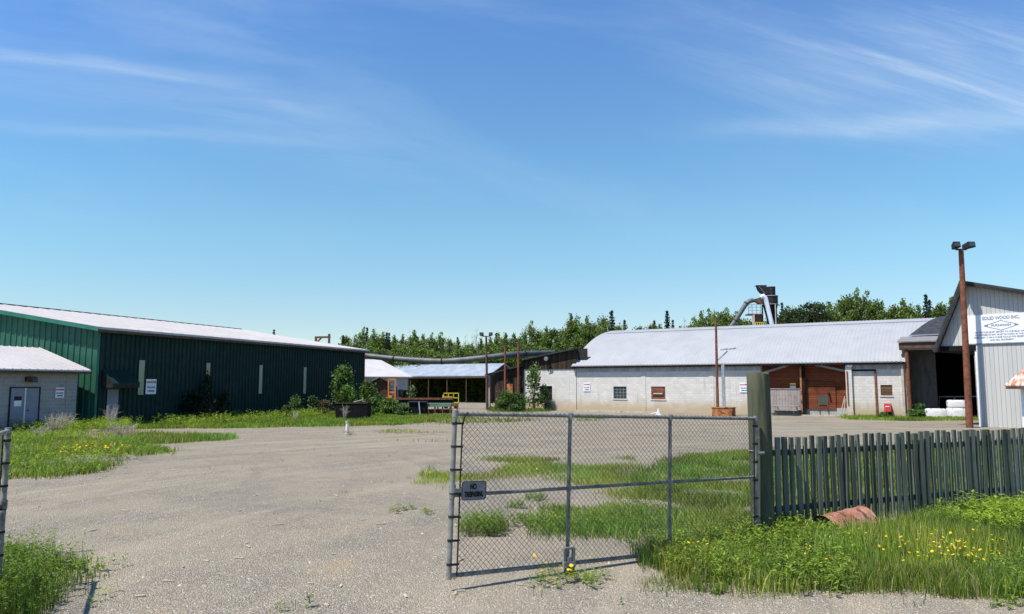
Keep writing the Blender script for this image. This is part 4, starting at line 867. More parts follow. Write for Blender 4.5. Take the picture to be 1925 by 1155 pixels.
# ================================================================== CHAIN LINK GATES
def chain_gate(P0, P1, z0a, z0b, H, posts, label, sign=False, wheel=False, bars=True):
    """P0 -> P1 ground points, bottom rail height z0a -> z0b"""
    P0 = np.array(P0); P1 = np.array(P1); L = np.linalg.norm(P1-P0); ang = math.atan2(*(P1-P0)[::-1]); tilt = math.atan2(z0b-z0a, L)
    t = thing('chain_link_gate', label, 'gate', (*P0, z0a), ang); t.rotation_euler = (0, -tilt, ang)
    rp = .026
    MB().tube([(0, 0, -.03), (0, 0, H)], rp*1.15, 14).build('stile', m_pipe, t, True); MB().tube([(L, 0, 0), (L, 0, H)], rp*1.15, 14).build('stile', m_pipe, t, True)
    MB().tube([(0, 0, H), (L, 0, H)], rp, 14).build('top_rail', m_pipe, t, True); MB().tube([(0, 0, 0), (L, 0, 0)], rp, 14).build('bottom_rail', m_pipe, t, True)
    ps = [0] + [L*f for f in posts] + [L]
    for f in posts: MB().tube([(L*f, 0, 0), (L*f, 0, H)], rp*.95, 12).build('upright', m_pipe, t, True)
    MB().tube([(0, 0, H*.49), (L, 0, H*.53)], rp*.85, 12).build('middle_rail', m_pipe, t, True)
    for f in ps:
        for z_ in (0, H*.49+(H*.04)*f/L, H): MB().tube([(f, 0, z_-.04), (f, 0, z_+.04)], rp*1.3, 10).build('fitting', m_pipe, t)
    # mesh
    D = .0505; y = -.036; V = []; 
    cm = MB(); x0_, x1_, za, zb = .09, L-.07, -.03, H+.05
    r = .0024; W_ = x1_-x0_; H_ = zb-za; n = int(W_/.0714)
    rnd = np.random.default_rng(3)
    nz = int(H_/.0357)
    s_ = .0357; n = int(W_/s_)
    I, J = np.meshgrid(np.arange(n+1), np.arange(nz+1), indexing='ij')   # every wire is a zigzag; neighbours hook into each other
    ph = np.where((I+J) % 2, 1, -1); xx = x0_ + I*s_ + ph*s_*.52; zz = za + J*.0357
    P = np.stack([xx + .008*np.sin(zz*4.1+xx*.9), y + .010*np.sin(zz*3+xx*1.3) + .006*np.sin(xx*9) + .003*ph, zz + .006*np.sin(xx*2.1)], 2)
    a = P[:, :-1].reshape(-1, 3); b = P[:, 1:].reshape(-1, 3); d = b-a; d /= np.linalg.norm(d, axis=1)[:, None]
    u_ = np.cross(d, [0, 1, 0]); u_ /= np.linalg.norm(u_, axis=1)[:, None]; w_ = np.cross(d, u_)
    vs = []
    for base in (a-d*.001, b+d*.001):
        for k in range(4): th = math.pi/2*k; vs.append(base + (u_*math.cos(th) + w_*math.sin(th))*r)
    m = len(a); V = np.stack(vs, 1).reshape(-1, 3); o = np.arange(m)[:, None]*8
    fc = np.concatenate([o + np.array([[k, (k+1) % 4, 4+(k+1) % 4, 4+k]]) for k in range(4)])
    npmesh('chain_mesh', V, [fc], None, m_wire, t)
    MB().tube([(.085, y, .0), (.085, y, H*.93), (.11, y, H*.98), (.16, y, H+.02)], .009, 6).build('tension_bar', m_dark, t); MB().tube([(L-.08, y, 0), (L-.08, y, H)], .009, 6).build('tension_bar', m_dark, t)
    for k in range(7):
        z_ = H*(.07+.145*k)
        for xe, s_ in ((0, 1), (L, -1)): MB().tube([(xe, -.0, z_-.014), (xe, 0, z_+.014)], rp*1.35, 10).box(min(xe, xe+s_*.105), max(xe, xe+s_*.105), -.045, -.028, z_-.012, z_+.012).build('tension_band', m_dark, t)
    if wheel:
        f = L*posts[0]
        MB().bar((f-.09, -.06, -.02), (f-.09, -.06, .20), .03).bar((f+.05, -.06, -.18), (f+.05, -.06, .20), .035).bar((f-.09, -.06, .20), (f+.05, -.06, .20), .03).box(f-.11, f+.07, -.09, -.045, -.03, .04).bar((f-.02, -.07, .1), (f-.02, -.07, -.16), .05, .03).build('drop_latch', m_pipe, t)
        MB().tube([(f-.02, -.11, -.08), (f-.02, -.05, -.08)], .07, 16).build('latch_wheel', m_dark, t)
    MB().tube([(L, -.02, H*.72), (L+.14, -.03, H*.72)], .03, 8).build('hinge', m_pipe, t); MB().tube([(L, -.02, .12), (L+.14, -.03, .12)], .03, 8).build('hinge', m_pipe, t)
    MB().tube([(-.0, -.0, H*.505), (-.0, -.0, H*.56)], rp*1.6, 10).box(0, .12, -.055, -.02, H*.51, H*.535).build('latch', m_pipe, t)
    return t, L
gate, GL = chain_gate((-.735, 9.07), (3.70, 11.72), .175, .0, 1.87, (.325, .661), 'wide galvanised chain link gate standing open, tilted, with a small sign on it', wheel=True)
# sign on the gate
gM = Matrix.Translation(gate.location) @ gate.rotation_euler.to_matrix().to_4x4()
p = gM @ Vector((.265, -.052, .97))
ns = thing('no_trespassing_sign', 'small grey no trespassing sign wired to the open gate', 'warning sign', tuple(p), 0); ns.rotation_euler = gate.rotation_euler
Wn, Hn = .335, .225
def rounded(w_, h_, r_, n=5):
    o = []
    for cx_, cy_, a0_ in ((w_/2-r_, h_/2-r_, 0), (-w_/2+r_, h_/2-r_, 90), (-w_/2+r_, -h_/2+r_, 180), (w_/2-r_, -h_/2+r_, 270)):
        for k in range(n+1): a_ = R(a0_+90*k/n); o.append((cx_+r_*math.cos(a_), cy_+r_*math.sin(a_)))
    return o
m_tin = weathered('tin_plate', (.14, .145, .155), (.21, .215, .225), 14, .5, c3=(.09, .09, .1), t3=(.55, .7), sc3=10, bs=.1)
MB().prism(rounded(Wn, Hn, .035), 0, .004, 'y').build('plate', m_tin, ns)
bd = MB(); ro = rounded(Wn-.012, Hn-.012, .03)
for i in range(len(ro)): a_, b_3 = ro[i], ro[(i+1) % len(ro)]; bd.bar((a_[0], -.003, a_[1]), (b_3[0], -.003, b_3[1]), .006, .004)
bd.build('border', m_dark, ns)
text(ns, 'NO', .088, (-.01, -.003, .045), m_black, sx=.62, bold=.003); text(ns, 'TRESPASSING', .085, (0, -.003, -.045), m_black, sx=.49, bold=.003)
# the other leaf, seen nearly edge on at the left border
g2, _l = chain_gate((-5.90, 8.95), (-3.40, 3.66), .05, .05, 1.80, (.33, .66), 'second chain link gate leaf seen edge on at the left border')
hg = MB().tube([(-.02, -.06, .88), (-.02, -.06, 1.2)], .02, 8).box(-.07, .04, -.1, -.03, .84, .93).build('hinge_clamp', m_rust, g2)

# ================================================================== GATE POST AND PICKET FENCE
pp = XY(1421, 12.0)
t = thing('gate_post', 'thick round green weathered wooden gate post between gate and picket fence', 'post', (*pp, 0))
pm = MB(); n = 28; rng = np.random.default_rng(5); wob = rng.uniform(-.006, .006, n); Hp = at(1427, 701, 12.0)[2]; V = []
lev = [-.3, 0, .4, .9, 1.4, 1.9, 2.3, Hp-.02, Hp]
for j, z_ in enumerate(lev):
    for i in range(n): th = 2*math.pi*i/n; r_1 = .176 + wob[i] + .004*math.sin(j+i*2) - (.01 if j == len(lev)-1 else 0) - .003*z_; V.append((r_1*math.cos(th), r_1*math.sin(th), z_ + (.012*math.sin(th*2) if j == len(lev)-1 else 0)))
pm.add(V, [(j*n+i, j*n+(i+1) % n, (j+1)*n+(i+1) % n, (j+1)*n+i) for j in range(len(lev)-1) for i in range(n)] + [tuple((len(lev)-1)*n+i for i in range(n))])
pm.build('post', m_post, t, True)
MB().tube([(-.19, -.02, 1.36), (-.10, -.15, 1.36), (0, -.19, 1.36)], .012, 6).build('hinge_strap', m_pipe, t)
FA, FB = np.array(XY(1436, 12.35)), np.array((15.6, 17.4))
fang = math.atan2(*(FB-FA)[::-1]); FL = np.linalg.norm(FB-FA)
fn = thing('picket_fence', 'weathered faded green wooden picket fence with uneven leaning boards', 'fence', (*FA, 0), fang)
rng = random.Random(11); x = .16; i = 0
while x < FL and i < 98:
    hgt = 1.54 + rng.uniform(-.02, .02); wd_ = rng.uniform(.078, .092); ln_ = rng.uniform(-.025, .025) * (2.2 if rng.random() < .12 else 1); b0 = rng.uniform(.02, .1)
    z_ = [b0, .5, 1.0, hgt]; off = [rng.uniform(-.012, .012) for _ in z_]; off[0] += -ln_*.6; off[-1] += ln_*.6
    tw = rng.uniform(-.012, .012); pk = MB(); V = []
    for zz, o_1 in zip(z_, off):
        V += [(x+o_1-wd_/2, -.036+tw, zz), (x+o_1+wd_/2, -.030-tw, zz + (rng.uniform(-.008, .008) if zz == hgt else 0)), (x+o_1+wd_/2, -.002-tw*.2, zz), (x+o_1-wd_/2, -.002+tw*.2, zz)]
    V = [(a, b if k % 4 < 2 else b+.008, c) for k, (a, b, c) in enumerate(V)]; pk.add(V, [(4*j+k, 4*j+(k+1) % 4, 4*j+4+(k+1) % 4, 4*j+4+k) for j in range(3) for k in range(4)] + [(3, 2, 1, 0), (12, 13, 14, 15)])
    o = pk.build('picket', rng.choice((m_fence2, m_fence2, m_fence3, m_fence4)), fn); x += wd_ + rng.uniform(.060, .074); i += 1
FLV = x
MB().box(.02, FLV, .010, .045, 1.24, 1.33).box(.02, FLV, .010, .045, .35, .44).build('rail', m_fence, fn)
for xx, hh, ww in ((0.03, 1.55, .17), (1.72, 1.50, .12), (3.52, 1.50, .12), (5.0, 1.53, .16), (7.4, 1.5, .13), (9.6, 1.5, .13)):
    MB().box(xx-ww/2, xx+ww/2, .047, .047+ww, 0, hh).build('post', m_fence2, fn)
# rusty drum lying in the grass
p = gp(1570, 985)
p = XY(1570, 12.25)
dr = thing('oil_drum', 'faded rust red oil drum lying half sunk in grass before the picket fence', 'drum', (p[0], p[1], .11)); dr.rotation_euler = (R(0), R(-6), R(24))
segs = []; 
for k in range(21):
    t_ = k/20; r_1 = .285 + (.012 if k in (6, 14) else 0) + (.008 if k in (0, 20) else 0); segs.append(((t_-.5)*.88, r_1))
bm_ = MB(); bm_.tube([(a, 0, 0) for a, r_1 in segs], [r_1 for a, r_1 in segs], 28, cap=False); bm_.build('body', m_drum, dr, True)
MB().tube([(.42, 0, 0), (.425, 0, 0)], .28, 28).build('end_plate', m_drum, dr)
MB().tube([(-.40, 0, 0), (-.395, 0, 0)], .278, 28).build('end_plate', m_dark, dr)

# ================================================================== VEGETATION
def leafquads(P, size, rng, up=.3, el=1.6, asp=None):
    n = len(P); d = rng.normal(size=(n, 3)); d /= np.linalg.norm(d, axis=1)[:, None]; e_ = rng.normal(size=(n, 3)); e_[:, 2] -= up
    s = np.cross(d, e_); s /= np.linalg.norm(s, axis=1)[:, None]+1e-9
    sz = size*rng.uniform(.6, 1.3, n)[:, None]
    V = np.stack([P - d*sz*el/2, P + s*sz/2, P + d*sz*el/2, P - s*sz/2], 1).reshape(-1, 3)
    f = np.arange(4*n).reshape(n, 4); return V, f
def colr(n, base, var, rng, rep):
    base = np.array(base); k = rng.uniform(1-var, 1+var, (n, 1)); h = rng.normal(0, .07, (n, 3)); c = np.clip(base*k*(1+h), .004, 1); return np.repeat(c, rep, 0)
def clump_colors(P, base, rng, var=.35):
    """light and dark clumps by leaf kind (young pale / old dark leaves)"""
    n = len(P); return colr(n, base, var, rng, 4)
def make_tree(name, kind, seed, H, label, group, cat='tree'):
    rng = np.random.default_rng(seed); t = thing(name, label, cat, (0, 0, 0), 0, group); br = MB(); C = []; 
    if kind == 'poplar':
        Wd = H*rng.uniform(.17, .23); br.tube([(0, 0, 0), (rng.uniform(-.2, .2), 0, H*.45), (rng.uniform(-.3, .3), 0, H*.95)], [.16, .10, .02], 7)
        lobes = rng.integers(105, 125); tops = [(rng.uniform(-1, 1)*Wd*.7, rng.uniform(-1, 1)*Wd*.7, H*rng.uniform(.72, .95)) for _ in range(4)] + [(0, 0, H)]
        for i in range(lobes):
            if i < 52:                                  # leading shoots give the ragged top
                tp_ = np.array(tops[i % 5]); f_ = 1-.7*rng.uniform(0, 1)**1.3; c = tp_*f_ + rng.normal(0, .22, 3)*(1.5-f_); rad = .22+.75*(1-f_)
            else:
                h = rng.uniform(.06, .9); env = Wd*1.15*(1 - abs((h-.35)/.62)**2.4)*rng.uniform(.5, 1.1) + .15
                a = rng.uniform(0, 2*math.pi); rr = env*rng.uniform(.3, 1); c = np.array([rr*math.cos(a), rr*math.sin(a), H*h]); rad = rng.uniform(.35, .7)
            br.tube([(0, 0, max(c[2]-1.0, .6)), tuple(c)], [.04, .010], 4, cap=False)
            m = int(10+95*rad); p = rng.normal(size=(m, 3))*rad*np.array([.66, .66, .8 if i < 52 else .58]); C.append((p+c, rng.uniform(.6, 1.5)))
        base = (.110, .165, .034); ls = .21; el = 1.2
    elif kind == 'spruce':
        br.tube([(0, 0, 0), (0, 0, H)], [.17, .01], 7)
        nl = int(H*2.6)
        for i in range(nl):
            h = .08 + .92*i/nl; rad = (H*.17)*(1-h)**.9 + .08; nb = 9
            a0 = rng.uniform(0, 6)
            for k in range(nb):
                a = a0 + 2*math.pi*k/nb + rng.uniform(-.25, .25); L_ = rad*rng.uniform(.65, 1.15)
                m = max(5, int(L_*16)); tt_ = rng.uniform(.05, 1, m)
                p = np.stack([np.cos(a)*L_*tt_, np.sin(a)*L_*tt_, H*h - .32*L_*tt_ + .05], 1) + rng.normal(0, .07, (m, 3)); C.append((p, rng.uniform(.7, 1.3)))
        base = (.024, .048, .018); ls = .17; el = 1.7
    elif kind == 'pine':
        br.tube([(0, 0, 0), (rng.uniform(-.2, .2), 0, H*.5), (0, 0, H*.97)], [.18, .12, .02], 7)
        for i in range(34):
            h = rng.uniform(.3, 1.0); env = H*.17*math.sqrt(max(1-((h-.62)/.45)**2, .05)); a = rng.uniform(0, 6.28); rr = env*rng.uniform(.4, 1.1)
            c = np.array([rr*math.cos(a), rr*math.sin(a), H*h]); br.tube([(0, 0, H*h-.4), tuple(c)], [.05, .015], 4, cap=False)
            m = 110; p = rng.normal(size=(m, 3))*np.array([.48, .48, .22])*(H/12); C.append((p+c, rng.uniform(.7, 1.3)))
        base = (.036, .062, .020); ls = .17; el = 1.8
    elif kind == 'dead':
        br.tube([(0, 0, 0), (.1, 0, H*.6), (0, 0, H)], [.12, .06, .01], 6)
        for i in range(60):
            h = rng.uniform(.3, .98); a = rng.uniform(0, 6.28); L_ = H*.14*(1.1-h)+.3
            e_ = (L_*math.cos(a), L_*math.sin(a), H*h+L_*.7); br.tube([(0, 0, H*h), e_], [.03, .008], 4, cap=False)
            for q_ in range(3): f_ = rng.uniform(.3, .9); s_ = np.array(e_)*f_ + np.array((0, 0, H*h))*(1-f_); s_[2] = H*h + (e_[2]-H*h)*f_; br.tube([tuple(s_), tuple(s_+rng.normal(0, .22, 3)+np.array((0, 0, .2)))], [.014, .005], 3, cap=False)
    br.build('trunk', m_bark if kind in ('poplar', 'dead') else m_dbark, t)
    if C:
        P = np.concatenate([c[0] for c in C]); kk = np.concatenate([np.full(len(c[0]), c[1]) for c in C])
        V, f = leafquads(P, ls*math.sqrt(H/11), rng, el=el); col = colr(len(P), base, .3, rng, 4)*np.repeat(kk, 4)[:, None]
        col[:, 0] *= np.repeat(rng.uniform(.8, 1.3, len(P)), 4)
        npmesh('crown', V, [f], np.clip(col, .004, .5), m_leaf, t)
    return t
POP = [make_tree('poplar_tree', 'poplar', s, 11, 'leafy green poplar standing in the tree line behind the mill yard', 'poplars in the tree line behind the mill') for s in (1, 2, 3, 4, 5)]
SPR = [make_tree('spruce_tree', 'spruce', s, 12, 'narrow dark spruce spire rising between the poplars', 'spruces in the tree line') for s in (21, 22)]
PIN = [make_tree('pine_tree', 'pine', s, 11, 'dark bushy pine showing above the barrel roof right of the cyclone', 'pines above the barrel roof') for s in (31, 32)]
DED = [make_tree('bare_tree', 'dead', 41, 11, 'bare grey leafless tree sticking out of the tree line', 'bare trees in the tree line')]
DEF = {k: (v[0]['label'], v[0]['group']) for k, v in (('poplar', POP), ('spruce', SPR), ('pine', PIN), ('dead', DED))}
used = set(); HB = {'poplar': 11, 'spruce': 12, 'pine': 11, 'dead': 11}; SRC = {'poplar': POP, 'spruce': SPR, 'pine': PIN, 'dead': DED}
trng = random.Random(4)
def place_tree(kind, px, ytop, Y, label=None, group=None, ws=1.0, x=None):
    src = SRC[kind]; i = trng.randrange(len(src)); s = src[i]
    if (kind, i) not in used: used.add((kind, i)); o = s
    else: o = copy_tree(s)
    top = at(px, ytop, Y); k = top[2]/HB[kind]*1.03
    o.location = (top[0], Y, 0); o.rotation_euler = (0, 0, trng.uniform(0, 6.28)); kw = ws*trng.uniform(.9, 1.15)*(k**.6)
    o.scale = (kw, kw, k)
    o['label'] = label or DEF[kind][0]
    if group or not label: o['group'] = group or DEF[kind][1]
    elif 'group' in o: del o['group']
    return o
# skyline, read off the photograph
sky_pop = [(652, 630, 135), (668, 636, 130), (684, 622, 128), (703, 621, 126), (720, 629, 128), (741, 634, 125), (757, 633, 124), (779, 625, 122), (795, 632, 123), (812, 632, 121), (828, 631, 122), (846, 636, 120), (862, 643, 121), (880, 646, 118), (905, 641, 119), (922, 638, 120), (938, 629, 118), (951, 630, 116), (966, 630, 115), (981, 628, 116), (998, 611, 113), (1013, 620, 114), (1027, 618, 112), (1043, 616, 112), (1060, 617, 112), (1074, 595, 109), (1086, 597, 110), (1103, 599, 108), (1117, 606, 110), (1135, 594, 106), (1163, 610, 112), (1205, 612, 112), (1228, 607, 114), (1303, 600, 112), (1318, 590, 108), (1333, 590, 109), (1358, 584, 108), (1372, 592, 110), (1392, 600, 112), (1410, 604, 112), (1580, 560, 106), (1594, 553, 104), (1611, 553, 105), (1628, 558, 106), (1645, 562, 106), (1658, 575, 110), (1680, 572, 108), (1697, 567, 107), (1711, 574, 108), (1727, 580, 112), (1757, 578, 111), (1769, 568, 110), (1787, 566, 112), (1560, 574, 112), (1480, 585, 112), (1850, 570, 112), (1910, 566, 110), (1345, 589, 107), (1366, 588, 109), (1383, 594, 108), (1402, 598, 107), (1425, 596, 112), (1449, 592, 113), (1980, 565, 112), (2050, 570, 110)]
for px, yt, Y in sky_pop: place_tree('poplar', px, yt, Y, ws=.82 if yt < 600 or px < 1110 else .9)
for px, yt, Y, lab in ((1150, 587, 104, 'broad dark spruce at the left end of the barrel roof'), (1254, 587, 110, 'lone pointed dark spruce above the middle of the barrel roof'), (515, 622, 120, 'lone conifer tip poking above the green warehouse roof'), (1740, 557, 105, 'tallest dark spruce spire behind the right end of the barrel roof')):
    place_tree('spruce', px, yt, Y, lab, ws=1.15 if px in (1150,) else .85)
for px, yt, Y in ((727, 627, 120), (731.5, 628, 121), (1230, 605, 118), (1265, 604, 114), (860, 636, 124), (933, 628, 124), (1174, 604, 118), (1747, 567, 112), (1470, 572, 112), (645, 632, 132), (690, 618, 140)): place_tree('spruce', px, yt, Y, ws=.72)
for px, yt, Y in ((1490, 573, 106), (1508, 576, 107), (1528, 570, 104), (1544, 574, 106), (1517, 580, 110)): place_tree('pine', px, yt, Y, ws=1.0)
for px, yt, Y in ((896, 622, 118), (889, 634, 119), (875, 634, 120), (1286, 603, 112), (905, 634, 121)): place_tree('dead', px, yt, Y, ws=.6)
# lower front rows that close the wood
for k in range(38):
    px = 640 + k*13 + trng.uniform(-4, 4); Y = trng.uniform(104, 117)
    place_tree('poplar', px, 655 + trng.uniform(-9, 9) - (max(0, px-980))*.13, Y, 'low bushy young poplar at the foot of the tree line', 'young poplars in front of the tree line', ws=1.15)
for k in range(30):
    px = 1150 + k*22 + trng.uniform(-5, 5); place_tree('poplar', px, 622 - (px-1150)*.055 + trng.uniform(-4, 4), trng.uniform(118, 126), ws=1.0)
# far wood behind, one mass
rng = np.random.default_rng(8); n = 60000; xx = rng.uniform(-150, 180, n); yy = rng.uniform(138, 150, n); hh = 7.5 + 1.6*np.sin(xx*.31)+1.2*np.sin(xx*.83+1)
zz = rng.uniform(0, 1, n)**.7*hh; V, f = leafquads(np.stack([xx, yy, zz], 1), .75, rng, el=1.1)
tag(npmesh('far_wood', V, [f], colr(n, (.06, .095, .02), .45, rng, 4), m_leaf), 'dense far wood closing the view behind the tree line', 'wood', kind='stuff')

# ---- bushes
def bush(name, px, pyb, Y, Wm, Hm, seed, label, base=(.075, .125, .03), n=1400, leaf=.09, cat='bush', clumps=14, narrow=1.0, group=None, parent_y=None):
    rng = np.random.default_rng(seed); X = at(px, 700, Y)[0]
    t = thing(name, label, cat, (X, Y, 0), 0, group); st = MB(); C = []
    for i in range(clumps):
        h = rng.uniform(.12, 1)**.8; env = Wm/2*(1-.75*h**2)*narrow; a = rng.uniform(0, 6.28); rr = env*rng.uniform(.1, 1)
        c = np.array([rr*math.cos(a), rr*math.sin(a)*.8, Hm*h*.93]); st.tube([(rng.uniform(-.1, .1), rng.uniform(-.1, .1), 0), tuple(c*np.array([.5, .5, .6])), tuple(c)], [.022, .015, .006], 4, cap=False)
        m = n//clumps; p = rng.normal(size=(m, 3))*np.array([.16*Wm, .14*Wm, .10*Hm])*.75; C.append(((p+c), rng.uniform(.65, 1.4)))
    st.build('stem', m_dbark, t); P = np.concatenate([c[0] for c in C]); kk = np.concatenate([np.full(len(c[0]), c[1]) for c in C]); ok = P[:, 2] > .02; P = P[ok]; kk = kk[ok]
    V, f = leafquads(P, leaf, rng, el=1.5); col = colr(len(P), base, .3, rng, 4)*np.repeat(kk, 4)[:, None]
    npmesh('foliage', V, [f], np.clip(col, .004, .5), m_leaf, t); return t
bush('tall_shrub', 643, 0, 60.5, 2.3, 3.7, 51, 'tall leafy shrub against the far end of the dark green wall', n=2600, leaf=.13, clumps=30)
bush('tall_shrub', 655, 0, 58.5, 1.6, 2.2, 52, 'lower round shrub in front of the tall shrub at the green wall', (.085, .15, .03), 1400, .12)
bush('leafy_bush', 692, 0, 66, 1.6, 2.5, 53, 'light green bush at the far corner of the green warehouse', (.095, .15, .03), 2200, .13, clumps=20)
bush('leafy_bush', 712, 0, 60, 1.5, 1.5, 54, 'bush with bluish leaves right of the black tank', (.065, .125, .035), 1800, .11)
bush('leafy_bush', 733, 0, 57, 1.9, 1.25, 55, 'wide pale green bush below the orange forklift', (.10, .16, .035), 2800, .12, clumps=20)
bush('leafy_bush', 757, 0, 56, 1.2, .95, 56, 'small rounded bush beside the black scrap machine', (.075, .125, .035), 1300, .10)
bush('leafy_bush', 704, 0, 55, 1.4, 1.4, 57, 'leafy bush touching the right side of the black tank', (.09, .15, .03), 1400, .11)
bush('thin_sapling', 776, 0, 68, 1.0, 2.2, 58, 'thin pale sapling in front of the open shed left end', (.13, .17, .07), 260, .15)
bush('wall_shrub', 392, 0, 50.9, 1.0, 3.2, 59, 'climbing shrub, leaves darkened for shade, covering a window strip of the green wall', (.02, .034, .014), 900, .12, clumps=20)  # wall shade is put into the leaf colour
bush('wall_shrub', 372, 0, 49.6, 2.4, 1.9, 60, 'low shrub with leaves darkened for shade at the base of the green wall', (.012, .02, .01), 1200, .12)  # leaf colour near black, standing in for the shade here
bush('wall_shrub', 425, 0, 52.3, 1.4, 2.3, 61, 'sparse shrub, leaves darkened for shade, with a pale twig on the green wall', (.022, .036, .016), 500, .12)  # leaves coloured dark to match the shaded wall side
bush('wall_shrub', 556, 0, 55.5, 1.2, 1.5, 62, 'small green sapling at the foot of the green wall', (.09, .14, .04), 450, .12)
bush('wall_shrub', 590, 0, 58, 1.1, 1.5, 63, 'ragged shrub near the fourth window of the green wall', (.055, .09, .03), 500, .12)
bush('wall_shrub', 612, 0, 58, 1.5, 1.1, 64, 'brownish low shrub left of the black tank', (.10, .09, .05), 700, .10)
bush('wall_shrub', 540, 0, 54, 1.0, .9, 66, 'tiny weed bush between the third and fourth window strips of the green wall', (.07, .11, .035), 350, .10)
bush('yard_bush', 952, 0, 66.8, 1.9, 1.75, 67, 'round green bush below the rusty pipe support frame', (.065, .115, .025), 2600, .11, clumps=20)
bush('yard_bush', 974, 0, 66.4, 1.9, 1.6, 68, 'darker bush between the pipe supports and the white wall', (.05, .10, .025), 2200, .11)
bush('young_poplar', 1003, 0, 68.2, 1.9, 4.1, 69, 'slender young poplar in front of the white extension wall', (.095, .155, .035), 1000, .15, cat='tree', clumps=24)
bush('young_poplar', 1024, 0, 69.0, 1.3, 2.3, 70, 'short leafy sapling before the dark window of the white wall', (.05, .09, .03), 700, .12, cat='tree')
bush('bay_bush', 1722, 0, 52.6, 1.3, 1.0, 71, 'bright green bush beside the rusty column of the open bay', (.08, .15, .035), 800, .11)
bush('bay_bush', 1656, 0, 53.6, .8, .45, 73, 'small weed bush under the red box', (.08, .15, .035), 300, .09)
# dry shrubs
def dry_shrub(px, Y, Wm, Hm, seed, label, n=60):
    rng = np.random.default_rng(seed); X = at(px, 790, Y)[0]; t = MB()
    for i in range(n):
        a = rng.uniform(0, 6.28); l = rng.uniform(.5, 1); e_ = np.array([math.cos(a)*Wm/2*l, math.sin(a)*Wm/2*l, Hm*rng.uniform(.5, 1)]); b0_ = rng.normal(0, .05, 3)*np.array([1, 1, 0])
        m_ = e_*.5 + rng.normal(0, .05, 3); t.tube([tuple(b0_), tuple(m_), tuple(e_)], [.009, .006, .003], 3, cap=False)
        for k in range(3): f_ = rng.uniform(.4, 1); p_ = e_*f_; t.tube([tuple(p_), tuple(p_ + rng.normal(0, .13, 3) + np.array((0, 0, .08)))], [.004, .002], 3, cap=False)
    o = t.build('dry_shrub', m_twig); o.location = (X, Y, 0); tag(o, label, 'dry shrub')
dry_shrub(106, 37, 1.3, 1.0, 81, 'pale dry leafless shrub in the grass before the block shed', 90)
dry_shrub(126, 39, .9, 1.0, 82, 'dry shrub by the right corner of the grey block shed', 60)
dry_shrub(208, 41.5, .8, 1.3, 83, 'tall dry weed in front of the grey door under the awning', 50)
dry_shrub(35, 38.5, .7, .8, 84, 'dry twiggy weed in front of the double doors', 40)
dry_shrub(232, 34.8, 1.4, .6, 85, 'low dry grass tuft at the edge of the gravel left of centre', 80)
dry_shrub(648, 49.9, .5, 1.0, 86, 'dry dead brush leaning against the black tank', 30)
dry_shrub(556, 50, .5, .7, 87, 'dry stalks in the grass under the green wall', 25)
dry_shrub(76, 34.5, 1.0, .5, 88, 'small dry stalks in the left grass patch', 40)
dry_shrub(658, 36, .6, .25, 89, 'dry weeds at the foot of the white capped pipe', 30)

# ---- grass
def in_poly(P, poly):
    x, y = P[:, 0], P[:, 1]; ins = np.zeros(len(P), bool); n = len(poly)
    for i in range(n):
        x0, y0 = poly[i]; x1, y1 = poly[(i+1) % n]
        c = ((y0 > y) != (y1 > y)) & (x < (x1-x0)*(y-y0)/(y1-y0+1e-12)+x0); ins ^= c
    return ins
def lownoise(P, seed, sc):
    r = np.random.default_rng(seed); v = np.zeros(len(P))
    for k in range(6):
        a = r.uniform(0, 6.28); f_ = sc*r.uniform(.5, 2.2); v += np.sin(P[:, 0]*math.cos(a)*f_ + P[:, 1]*math.sin(a)*f_ + r.uniform(0, 6.28))
    return v/6*1.6
def scatter(poly_px, dens, seed, thr=-.3, sc=1.2, soft=.5, edge=.25, world=False):
    poly = poly_px if world else [tuple(gp(*p)) for p in poly_px]
    P = np.array(poly); lo, hi = P.min(0), P.max(0); r = np.random.default_rng(seed); n = int(dens*(hi[0]-lo[0])*(hi[1]-lo[1]))
    Q = r.uniform(lo, hi, (n, 2)); J = Q + np.stack([lownoise(Q, seed+5, 3.0), lownoise(Q, seed+6, 3.0)], 1)*edge + r.normal(0, 1, (n, 2))*np.minimum(edge*.8, .35)
    ok = in_poly(J, poly); Q = Q[ok]; v = lownoise(Q, seed+1, sc) ; keep = r.uniform(0, 1, len(Q)) < np.clip((v-thr)/soft, 0, 1); return Q[keep]
GC = {'g': (.145, .215, .032), 'y': (.30, .30, .05), 'd': (.070, .125, .022), 'l': (.235, .33, .045), 's': (.44, .37, .21)}
acc = {}
